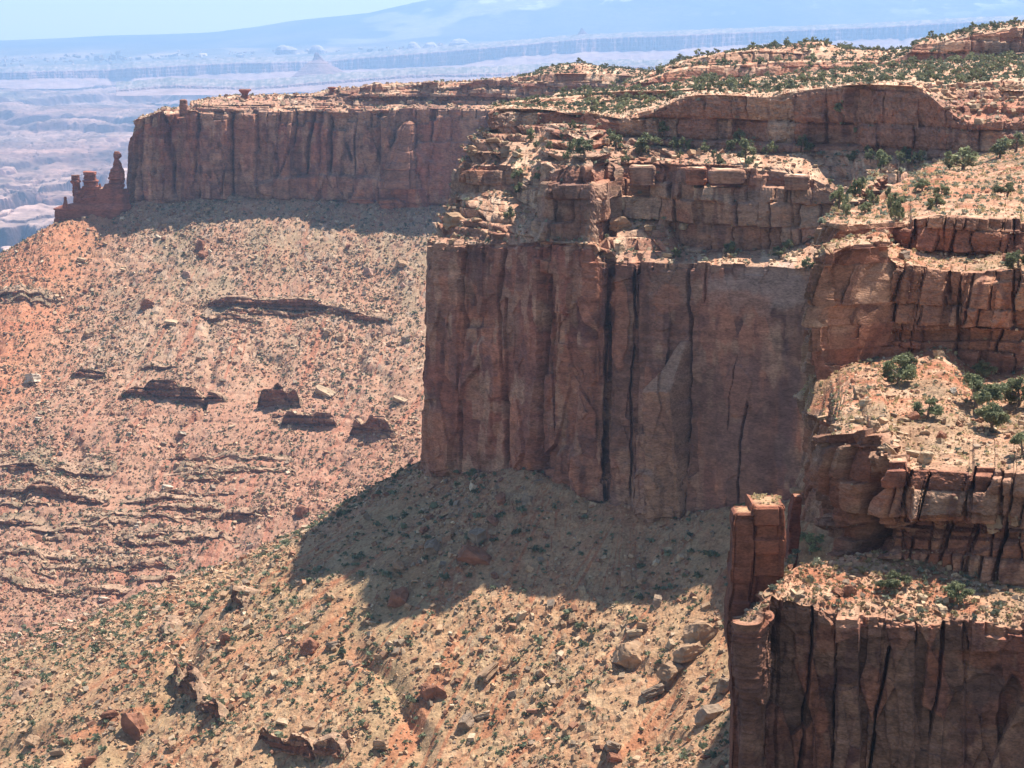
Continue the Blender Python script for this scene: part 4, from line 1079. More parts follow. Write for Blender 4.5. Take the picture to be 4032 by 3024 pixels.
ring_rock('rock_fin', [(744, 290, 508), (762, 289, 509), (800, 287, 512), (806, 250, 514), (820, 214, 516), (884, 213, 516), (905, 205, 516)], 1462, 12, 'low dark rock fin running left from the end of the far mesa', 'rock fin', M_FAR, 4001, 90, amp=.03, ledge=.03, T=4, jag=1.5)
ring_rock('rock_spire', [(689, 281, 312), (700, 280, 314), (722, 279, 316), (726, 285, 316), (742, 286, 317), (765, 290, 318), (790, 292, 320)], 1459, 6, 'stubby square topped rock spire, the left of the three on the far fin', 'rock spire', M_FAR, 4010, amp=.2, ledge=.16, T=2.2)
ring_rock('rock_spire', [(673, 334, 350), (677, 331, 376), (690, 329, 378), (714, 327, 386), (742, 329, 388), (765, 328, 390), (790, 326, 392)], 1460, 8, 'broad twin headed rock spire in the middle of the far fin', 'rock spire', M_FAR, 4020, amp=.20, ledge=.16, T=2.2)
ring_rock('rock_spire', [(722, 391, 396), (745, 389, 399), (790, 386, 402)], 1461, 2.5, 'thin needle of rock between the twin headed and the tall spire', 'rock spire', M_FAR, 4030, 20)
ring_rock('rock_spire', [(724, 413, 425), (735, 408, 426), (760, 402, 428), (800, 398, 430)], 1461, 4, 'small blunt rock tooth just left of the tall spire', 'rock spire', M_FAR, 4040, 24)
ring_rock('rock_spire', [(596, 452, 466), (604, 448, 475), (617, 447, 479), (627, 449, 469), (644, 447, 480), (675, 436, 486), (700, 431, 490), (712, 429, 492), (735, 427, 484), (760, 427, 474), (820, 425, 474)], 1464, 9, 'tallest rock spire with a knobbly head beside the far mesa wall', 'rock spire', M_FAR, 4050, amp=.18, ledge=.16, T=2.6)
ring_rock('hoodoo', [(774, 253, 261), (781, 250, 264), (786, 252, 262), (797, 250, 265), (806, 247, 268), (818, 246, 270)], 1456, 3, 'tiny hoodoo on the low left end of the far fin', 'hoodoo', M_FAR, 4060, 24, amp=.1, ledge=.1, T=1.2)
ring_rock('rock_pillar', [(391, 712, 731), (396, 707, 737), (420, 706, 739), (445, 708, 737)], 1459, 5, 'upright chimney of rock on the left shoulder of the far mesa', 'rock pillar', M_FAR, 4070, amp=.1, ledge=.1, T=2, colr=(.36, .18, .12))
ring_rock('rock_pillar', [(462, 606, 618), (470, 600, 622), (500, 598, 624)], 1462, 4, 'leaning pale block at the left top of the far mesa wall', 'rock pillar', M_FAR, 4080, 24, amp=.1, ledge=.1, T=2, colr=TAN)
ring_rock('balanced_rock', [(351, 944, 984), (356, 941, 986), (364, 946, 980), (370, 952, 976), (376, 950, 978), (392, 945, 984)], 1490, 7, 'double balanced rock standing on the far mesa top', 'balanced rock', M_FAR, 4090, amp=.08, ledge=.1, T=1.6)
ring_rock('balanced_rock', [(342, 1293, 1318), (346, 1290, 1322), (352, 1296, 1316), (358, 1300, 1312), (366, 1296, 1318), (378, 1290, 1330)], 1470, 6, 'flat capped balanced rock on the far mesa rim', 'balanced rock', M_FAR, 4100, amp=.08, ledge=.12, T=1.2)
ring_rock('cap_rock', [(428, 1960, 2034), (438, 1932, 2037), (446, 1923, 2039), (465, 1930, 2038), (485, 1942, 2037), (512, 1953, 2036)], 631, 6.5, 'large overhanging cap block at the top left of the promontory', 'rock', M_CLIFF, 4110, 60, power=5, amp=.03, ledge=.04, T=3, colr=(.40, .20, .13), top=PALE)
ring_rock('cap_rock', [(427, 2046, 2078), (434, 2042, 2082), (470, 2046, 2078), (490, 2048, 2076)], 630, 3.5, 'smaller upright block right of the overhanging cap block', 'rock', M_CLIFF, 4120, 40, power=5, amp=.04, ledge=.04, T=2, colr=(.42, .22, .14), top=PALE)
ring_rock('cap_rock', [(432, 2094, 2210), (440, 2088, 2216), (468, 2090, 2216), (492, 2092, 2218)], 628, 5, 'long low block right of the two cap blocks', 'rock', M_CLIFF, 4130, 60, power=5, amp=.04, ledge=.05, T=1.5, colr=(.38, .2, .13), top=PALE)
ring_rock('rock_pillar', [(1969, 2950, 3072), (1974, 2946, 3078), (2030, 2946, 3083), (2170, 2944, 3084), (2225, 2942, 3080), (2306, 2930, 3066), (2374, 2926, 3054), (2476, 2922, 3050), (2577, 2924, 3048), (2780, 2930, 3044), (3024, 2926, 3040), (3300, 2920, 3040)],
          222.0, 6.5, 'tall free standing rock pillar with a grassy sunlit top left of the near cliff', 'rock pillar', M_NEAR, 4140, 240, power=12, amp=.07, ledge=.045, T=3.2, colr=(.34, .15, .09), top=(.45, .33, .2), crackn=1, facets=8, jag=0.12)
ring_rock('rock_pillar', [(2006, 2890, 2960), (2012, 2882, 2964), (2030, 2878, 2964), (2170, 2875, 2962), (2225, 2872, 2960), (2306, 2872, 2956), (2374, 2855, 2952), (2476, 2855, 2950), (2577, 2868, 2946), (2780, 2880, 2940), (3024, 2871, 2934), (3300, 2866, 2934)],
          220.5, 4.5, 'rock slab joined to the left flank of the tall pillar, a little lower', 'rock pillar', M_NEAR, 4145, 180, power=11, amp=.08, ledge=.05, T=2.6, colr=(.32, .145, .09), top=(.45, .33, .2), facets=7, jag=0.1)
ring_rock('rock_pillar', [(1950, 3122, 3154), (1960, 3118, 3156), (2010, 3106, 3152), (2080, 3102, 3148), (2160, 3098, 3140), (2240, 3094, 3132), (2330, 3088, 3130)], 237, 2.6, 'thin shaded rock pillar between the tall pillar and the near cliff', 'rock pillar', M_NEAR, 4150, 90, power=10, amp=.05, ledge=.07, T=1.3, facets=6)
ring_rock('rock_slab', [(1676, 3398, 3460), (1690, 3352, 3486), (1712, 3326, 3492), (1790, 3304, 3470), (1850, 3300, 3462), (1868, 3312, 3400), (1880, 3330, 3380)], 236, 4.2, 'big pale topped overhanging slab at the corner of the near bench', 'rock', M_NEAR, 4160, 80, power=4, amp=.05, ledge=.05, T=.7, colr=(.42, .29, .2), top=PALE)

# knolls on the mesa top
LEDGE_KNOLL = dict(T=2.6, L=8.0, A=1.2, B=0.8, C=0.8, r=0.4, jd=1.2, jw=0.3, fine=0.3, ks=1.2)
def knoll(name, pts, Y0, steps, seed, label, ds=0.45):
    """pts: (px, [y of each level]); steps: how far each level lies behind the first, in metres."""
    R_ = [[P(px, y + (22 if k_ == 0 else 0), Y0(px) + st) for k_, (y, st) in enumerate(zip(ys, steps))] for px, ys in pts]
    kd = []
    for a, b in zip(steps[:-1], steps[1:]):
        kd.append('ledge' if b - a < 4 else 'slope')
    kd[-1] = 'bench'
    return loft(name, R_, kd, ds, 0, WALL_MAIN, LEDGE_KNOLL, M_CLIFF, seed, (), (), label, 'knoll', drow=ds, benchn=0.5, obj_name='hill')
knoll('knoll_right', [(3470, (255, 250, 245, 255)), (3560, (238, 222, 212, 225)), (3617, (240, 177, 160, 165)), (3690, (242, 166, 148, 150)), (3736, (242, 158, 141, 142)), (3791, (243, 144, 126, 126)), (3920, (236, 122, 102, 100)), (4032, (226, 107, 93, 90)), (4300, (205, 90, 74, 70)), (4900, (195, 85, 70, 66))],
      lambda px: 815, (0, 3, 22, 90), 5000, 'flat topped red knoll on the mesa at the upper right')
knoll('knoll_middle', [(2460, (345, 338, 334, 326, 322, 330)), (2560, (322, 308, 304, 290, 284, 290)), (2700, (308, 268, 262, 240, 234, 240)), (2770, (306, 262, 256, 224, 218, 224)), (2850, (305, 262, 254, 214, 206, 212)), (3000, (300, 252, 244, 200, 188, 190)), (3100, (296, 246, 238, 202, 180, 182)), (3222, (290, 246, 236, 214, 166, 166)), (3290, (284, 246, 238, 222, 186, 186)), (3400, (272, 246, 238, 224, 198, 198)), (3560, (258, 240, 232, 218, 198, 200)), (3660, (248, 236, 230, 220, 208, 212))],
      lambda px: 835, (0, 3, 14, 17, 34, 90), 5100, 'layered scrubby knoll on the mesa top in the middle of the skyline')
knoll('knoll_left', [(2040, (308, 306, 302, 300)), (2100, (306, 298, 290, 290)), (2174, (305, 290, 262, 262)), (2290, (305, 290, 254, 254)), (2376, (308, 292, 266, 264)), (2450, (312, 296, 270, 268)), (2560, (314, 298, 284, 280)), (2680, (316, 306, 296, 290))],
      lambda px: 1090, (0, 5, 34, 110), 5200, 'low scrubby rise on the mesa skyline left of the layered knoll')
knoll('mesa_step', [(2150, (408, 402, 400, 402)), (2195, (404, 374, 370, 370)), (2300, (400, 368, 363, 362)), (2440, (394, 362, 356, 354)), (2560, (382, 360, 354, 351)), (2700, (370, 354, 349, 346)), (2780, (352, 346, 343, 340))],
      lambda px: np.interp(px, [2150, 2440, 2700, 2800], [742, 728, 632, 620]), (0, 2, 8, 60), 5300, 'low red rock step on the mesa top behind the promontory', 0.35)

# far off buttes and white domes
def butte(rows_tower, cone, Y, label, seed):
    Y = Y * DK
    root = bpy.data.objects.new('butte', None)
    col.objects.link(root)
    tag(root, label, 'butte')
    for nm, rows, c, tp, pw in (('tower', rows_tower, (.30, .15, .12), TAN, 3), ('talus_cone', cone, (.45, .27, .21), (.4, .25, .19), 2.0)):
        w = max(r[2] - r[1] for r in rows) * Y / F_PX
        o = ring_rock(nm, rows, Y, w, None, None, M_DIST, seed + len(nm), 80, dy=1.5, power=pw, amp=.08, ledge=.10 if nm == 'tower' else .03, T=22, colr=c, top=tp)
        o.parent = root
butte([(207, 1242, 1250), (212, 1238, 1256), (222, 1236, 1262), (232, 1232, 1272), (240, 1226, 1280)], [(234, 1232, 1274), (242, 1222, 1284), (262, 1196, 1318), (285, 1170, 1360), (306, 1146, 1392), (318, 1130, 1405)], 11400, 'reddish cone shaped butte with a small tower, left of centre on the horizon plain', 4300)
butte([(110, 2288, 2294), (120, 2283, 2300), (132, 2276, 2312), (140, 2266, 2326)], [(136, 2270, 2322), (148, 2248, 2345), (160, 2230, 2365)], 13800, 'small dark butte with a spire on the distant plateau', 4400)
def dome(rows, Y, label, seed):
    Y = Y * DK
    ring_rock('rock_dome', rows, Y, (rows[-1][2] - rows[-1][1]) * Y / F_PX * 0.8, label, 'rock dome', M_DIST, seed, 40, dy=1.2, power=2.2, amp=.16, ledge=.05, T=26, colr=(.66, .58, .52), top=(.7, .62, .56))
dome([(178, 1106, 1120), (184, 1094, 1150), (196, 1086, 1172), (208, 1084, 1176), (214, 1082, 1180)], 13600, 'wide cluster of white rock domes left of the reddish butte', 4500)
dome([(178, 1232, 1256), (184, 1224, 1268), (196, 1216, 1276), (212, 1212, 1280)], 13700, 'white rock dome rising right behind the reddish butte', 4510)
dome([(164, 1620, 1632), (170, 1610, 1642), (182, 1604, 1652), (196, 1600, 1660)], 13700, 'white dome, left one of three close together on the plateau', 4520)
dome([(166, 1688, 1708), (174, 1672, 1716), (186, 1664, 1722), (196, 1660, 1726)], 13700, 'white dome, middle one of three close together on the plateau', 4530)
dome([(154, 1790, 1830), (160, 1778, 1842), (172, 1768, 1852), (186, 1762, 1862)], 13700, 'largest white dome, right one of three close together on the plateau', 4540)
ring_rock('rock_flake', [(478, 1602, 1622), (488, 1586, 1632), (515, 1568, 1635), (550, 1562, 1634), (580, 1544, 1634), (620, 1532, 1640), (690, 1505, 1650), (740, 1495, 1655)], 1432, 26,
          'pale topped buttress leaning against the far mesa wall with sun on its right side', 'rock flake', M_FAR, 4190, 90, power=2.6, amp=.12, ledge=.06, T=6, colr=(.33, .17, .11), top=TAN, facets=6)
for k_, (x0, x1, y0, y1, lab) in enumerate(((2474, 2582, 655, 712, 'pale slab of the broken cap just right of the buttress'), (2698, 2782, 662, 712, 'square cap slab with a dark joint on its left'),
        (2790, 2934, 668, 706, 'longest pale cap slab above the big wall'), (3090, 3188, 690, 732, 'tan cap slab at the right end of the ledge above the big wall'))):
    yy = np.interp((x0 + x1) / 2, [2430, 2510, 2610, 2700, 2800, 3000, 3150], [565, 565, 562, 554, 549, 543, 540])
    w_ = x1 - x0
    y0 -= 4
    ring_rock('cap_slab', [(y0, x0 + w_ * .10, x1 - w_ * .06), (y0 + 7, x0 + w_ * .03, x1 - w_ * .02), (y0 + 16, x0, x1), (y1, x0 + 2, x1 - 2), (y1 + 14, x0 + 6, x1 - 6)], yy - 1.3, 5.6, lab, 'rock slab', M_CLIFF, 4600 + k_ * 5, 64, power=4.5, amp=.10, ledge=.06, T=1.1, colr=((.40, .24, .16), (.38, .17, .10), (.40, .23, .15))[k_ % 3], top=PALE, jag=.2)

# ------------------------------------------------------------------ what stands where: a lookup of the terrain seen by the camera
VX = np.concatenate([v['X'] for v in VIS])
VA = np.concatenate([v['area'] for v in VIS])
VU = np.concatenate([v['up'] for v in VIS])
VS = np.concatenate([np.full(len(v['X']), i) for i, v in enumerate(VIS)])
VG = np.concatenate([v['seg'] for v in VIS])
SID = {v['name']: i for i, v in enumerate(VIS)}
vpx, vpy, vd = proj(VX)
bx, by = (vpx / 8).astype(int), (vpy / 8).astype(int)
inb = (vpx >= 0) & (vpx < 4032) & (vpy >= 0) & (vpy < 3024) & (vd > 50)
buf = np.full((378, 504), 1e9)
np.minimum.at(buf, (by[inb], bx[inb]), vd[inb])
vis = np.zeros(len(VX), bool)
vis[inb] = vd[inb] < buf[by[inb], bx[inb]] * 1.02 + 1.0
VI = np.where(vis)[0]
hx, hy, hd, hu = vpx[VI], vpy[VI], vd[VI], VU[VI]

def hit(px, py, minup=0.0):
    """The nearest terrain point seen at a pixel."""
    c = np.where((np.abs(hx - px) < 14) & (np.abs(hy - py) < 14) & (hu >= minup))[0]
    if len(c) == 0:
        c = np.where((np.abs(hx - px) < 60) & (np.abs(hy - py) < 60))[0]
    if len(c) == 0:
        return None
    sc = (hx[c] - px) ** 2 + (hy[c] - py) ** 2
    k = c[np.argmin(sc)]
    return VX[VI[k]]

def pick(mask, n, gap=None):
    """n terrain vertices out of a mask, even over the ground."""
    c = np.where(mask)[0]
    if len(c) == 0 or n == 0:
        return np.zeros(0, int)
    w = VA[c] / VA[c].sum()
    return rng.choice(c, size=n, replace=True, p=w)

# ------------------------------------------------------------------ rocks
def rot_mats(n, tilt=0.5):
    a = rng.uniform(0, 2 * math.pi, n)
    tx, ty_ = rng.normal(0, tilt, n), rng.normal(0, tilt, n)
    ca, sa = np.cos(a), np.sin(a)
    Z0 = np.zeros(n); O1 = np.ones(n)
    Rz = np.stack([np.stack([ca, -sa, Z0], -1), np.stack([sa, ca, Z0], -1), np.stack([Z0, Z0, O1], -1)], 1)
    cx, sx = np.cos(tx), np.sin(tx)
    Rx = np.stack([np.stack([O1, Z0, Z0], -1), np.stack([Z0, cx, -sx], -1), np.stack([Z0, sx, cx], -1)], 1)
    c2, s2 = np.cos(ty_), np.sin(ty_)
    Ry = np.stack([np.stack([c2, Z0, s2], -1), np.stack([Z0, O1, Z0], -1), np.stack([-s2, Z0, c2], -1)], 1)
    return Ry @ Rx @ Rz

BOXV = np.array([(x, y, z) for x in (-1, 1) for y in (-1, 1) for z in (-1, 1)], float)
BOXQ = np.array([(0, 1, 3, 2), (4, 6, 7, 5), (0, 4, 5, 1), (2, 3, 7, 6), (0, 2, 6, 4), (1, 5, 7, 3)])
ROCKC = np.array([(0.48, 0.33, 0.215), (0.42, 0.25, 0.165), (0.56, 0.42, 0.29), (0.34, 0.18, 0.12), (0.36, 0.28, 0.215), (0.62, 0.50, 0.37)])
def rubble(name, pos, size, cw, label, sink=0.15, tilt=0.45, group=None, cols=ROCKC):
    n = len(pos)
    jit = rng.uniform(0.55, 1.0, (n, 8, 3))
    v = BOXV[None] * jit * np.stack([rng.uniform(0.6, 1.25, n), rng.uniform(0.5, 1.0, n), rng.uniform(0.3, 0.8, n)], -1)[:, None, :] * 0.5
    v = np.einsum('nij,nkj->nki', rot_mats(n, tilt), v) * size[:, None, None]
    v += pos[:, None, :]
    v[:, :, 2] += (size * sink)[:, None]
    q = BOXQ[None] + (np.arange(n) * 8)[:, None, None]
    c = cols[rng.choice(len(cols), n, p=cw)] * rng.uniform(0.75, 1.2, (n, 1))
    a = np.repeat(c[:, None, :], 8, 1)
    me = mesh_np(name, v, quads=q.reshape(-1, 4), alb=np.clip(a, 0.02, 0.85))
    return tag(obj(name, me, M_RUBBLE), label, 'rubble', kind='stuff')

def sizes(n, lo, hi, k=2.2):
    u = rng.random(n)
    return lo * (1 - u * (1 - (lo / hi) ** k)) ** (-1 / k)

isT = VS == SID['talus']
isO = np.isin(VS, [i for n_, i in SID.items() if n_.startswith('outcrop')]) & (VG >= 1)
ry = VX[:, 1]
fin_ = (vpx > -160) & (vpx < 4850) & (vpy > -50) & (vpy < 3150)
nearT = (isT | isO) & (ry < 720) & fin_ & (vpx < 2980)
farT = (isT | isO) & (ry >= 720) & fin_ & (vpx < 1800)
vT = vis & fin_
patchy = fbm(VX[:, 0] / 9 + VX[:, 1] / 40, VX[:, 1] / 14, oct=3, seed=505)
rough = rng.random(len(VX)) < 0.30 + 0.9 * sst(-0.25, 0.35, patchy)
k = pick(nearT & rough, 26000)
rubble('rubble', VX[k], sizes(len(k), 0.36, 2.6, 1.95), (.32, .22, .12, .14, .16, .04), 'broken tan rubble covering the near talus slope')
k = pick(farT & vis & (rng.random(len(VX)) < 0.25 + 0.9 * sst(-0.3, 0.35, fbm(VX[:, 0] / 24, VX[:, 1] / 30, oct=3, seed=506))), 28000)
rubble('rubble', VX[k], sizes(len(k), 0.65, 3.6, 2.1), (.30, .22, .12, .16, .14, .06), 'broken rubble scattered over the far talus slope')
mN = VS == SID['promontory_cliff']
k = pick(mN & fin_ & (VU > 0.6) & ((VG == 1) | (VG == 3) | (VG == 5)), 10350)
rubble('rubble', VX[k], sizes(len(k), 0.25, 1.6, 2.0), (.22, .12, .34, .08, .10, .14), 'pale blocks and rubble on the ledges of the middle promontory')
kn = np.isin(VS, [SID[q_] for q_ in ('knoll_right', 'knoll_middle', 'knoll_left', 'mesa_step')])
k = pick(fin_ & ((mN & (VG == 6)) | (kn & (VU > 0.6))), 7600)
rubble('rubble', VX[k], sizes(len(k), 0.3, 2.0, 2.0), (.26, .22, .22, .12, .10, .08), 'flat tan stones on the mesa top')
mF = VS == SID['far_mesa_cliff']
k = pick(mF & fin_ & (VU > 0.6) & (VG >= 1), 3500)
rubble('rubble', VX[k], sizes(len(k), 0.8, 4.0, 2.0), (.22, .12, .34, .08, .10, .14), 'pale rubble along the top ledges of the far mesa')
mU = VS == SID['near_ledge_cliff']
mL = VS == SID['near_cliff_wall']
k = pick(mU & fin_ & (VG == 1), 10075)
rubble('rubble', VX[k], sizes(len(k), 0.10, 0.8, 2.0), (.26, .24, .22, .12, .08, .08), 'small tan stones on the near bench')
k = pick(mU & fin_ & ((VG == 3) | ((VU > .7) & ((VG == 0) | (VG == 2) | (VG == 4)))), 5425)
rubble('rubble', VX[k], sizes(len(k), 0.10, 0.7, 2.0), (.26, .24, .24, .12, .06, .08), 'stones on the ledges of the near cliffs')
k = pick(mU & fin_ & (VG == 5), 5425)
rubble('rubble', VX[k], sizes(len(k), 0.12, 0.8, 2.2), (.28, .34, .12, .18, .04, .04), 'small stones on the sandy slope')
k = pick(mL & fin_ & (VG == 1), 6975)
rubble('rubble', VX[k], sizes(len(k), 0.10, 0.9, 1.8), (.26, .24, .18, .16, .10, .06), 'stones on the lowest near bench')

nd = 150
dpx = np.concatenate([rng.uniform(-100, 1000, nd), rng.uniform(1000, 1900, 40)])
dY = rng.uniform(13300, 14600, len(dpx))
dpy = np.interp(dpx, [-100, 1000, 1900], [244, 218, 180]) + rng.normal(0, 9, len(dpx)) + (13900 - dY) * 0.012
dp = np.array([P(a, b, c * DK) for a, b, c in zip(dpx, dpy, dY)])
me_ = rubble('rock_domes', dp, sizes(len(dp), 10, 46, 1.6) * 1.3 * DK, (0, 0, .2, 0, .2, .6), 'scattered small white rock domes along the distant plateau', tilt=0.15, cols=ROCKC * 1.15)
me_.data.materials.clear(); me_.data.materials.append(M_DIST)

def ico(n):
    import bmesh
    bm = bmesh.new()
    bmesh.ops.create_icosphere(bm, subdivisions=n, radius=1.0)
    v = np.array([x.co[:] for x in bm.verts])
    f = np.array([[x.index for x in p.verts] for p in bm.faces])
    bm.free()
    return v, f
ICO3, ICO3F = ico(4)
def boulder_mesh(name, seed, dims=(1, 0.8, 0.7), colr=TAN, round_=0.0):
    r = np.random.default_rng(seed)
    v = ICO3 * 1.35
    planes = []
    for ax in range(3):
        for sg in (-1, 1):
            nrm = np.eye(3)[ax] * sg + r.normal(0, 0.16, 3)
            planes.append((nrm / np.linalg.norm(nrm), r.uniform(0.62, 0.95)))
    for _ in range(9):
        nrm = r.normal(0, 1, 3)
        planes.append((nrm / np.linalg.norm(nrm), r.uniform(0.85, 1.1) + 0.25 * round_))
    for nrm, d in planes:
        t = v @ nrm - d
        v = v - np.where(t > 0, t, 0)[:, None] * nrm[None, :] * (1 - 0.15 * round_)
    sd = int(seed) % 97
    layer = np.floor((v[:, 2] + 0.1 * vn(v[:, 0] * 2, v[:, 1] * 2, seed=sd)) * 3.4)
    v = v * (1 + 0.16 * (hsh(layer, layer * 0 + sd, seed=sd) - 0.5))[:, None]
    ck = np.abs(v[:, 0] * 0.8 + v[:, 1] * 0.5 + 0.15 * vn(v[:, 2] * 3, v[:, 1] * 3, seed=sd + 4) - r.uniform(-0.4, 0.4))
    v = v * (1 - 0.16 * np.exp(-(ck / 0.05) ** 2))[:, None]
    v = v * (1 + 0.11 * fbm(v[:, 0] * 2.4, v[:, 1] * 2.4, v[:, 2] * 3, oct=3, seed=sd))[:, None]
    a = mixc(np.asarray(colr) * 0.8, np.asarray(colr) * 1.2, 0.5 + 0.8 * fbm(v[:, 0] * 2.2, v[:, 1] * 2.2, v[:, 2] * 4, oct=3, seed=sd + 1))
    a = a * (1 + 0.2 * (hsh(layer, layer * 0, seed=sd + 2) - 0.5))[:, None]
    v = v * np.array(dims) * 0.5
    return mesh_np(name, v, tris=ICO3F, alb=np.clip(a, 0.02, 0.85))

BCOL = dict(tan=(0.44, 0.30, 0.20), red=(0.33, 0.16, 0.105), pale=(0.56, 0.43, 0.30), white=(0.62, 0.54, 0.44), grey=(0.34, 0.26, 0.20), pink=(0.52, 0.34, 0.27))
BVAR = {}
for cn, cv in BCOL.items():
    BVAR[cn] = [boulder_mesh('boulder', 700 + 13 * i + len(cn), (1.0, r_[0], r_[1]), cv) for i, r_ in enumerate(((0.8, 0.7), (0.65, 0.5), (0.9, 0.95), (0.7, 0.4)))]
n_boulder = [0]
def boulder(pos, size, colr, var, label, group=None, stretch=(1, 1, 1), tilt=(0, 0), yaw=None, sink=0.22):
    o = bpy.data.objects.new('boulder', BVAR[colr][var % 4])
    col.objects.link(o)
    if not BVAR[colr][var % 4].materials: BVAR[colr][var % 4].materials.append(M_RUBBLE)
    o.scale = (size * stretch[0], size * stretch[1], size * stretch[2])
    o.rotation_euler = (tilt[0], tilt[1], random.uniform(0, 6.28) if yaw is None else yaw)
    o.location = (pos[0], pos[1], pos[2] + size * sink * stretch[2])
    tag(o, label, 'boulder', group)
    n_boulder[0] += 1
    return o

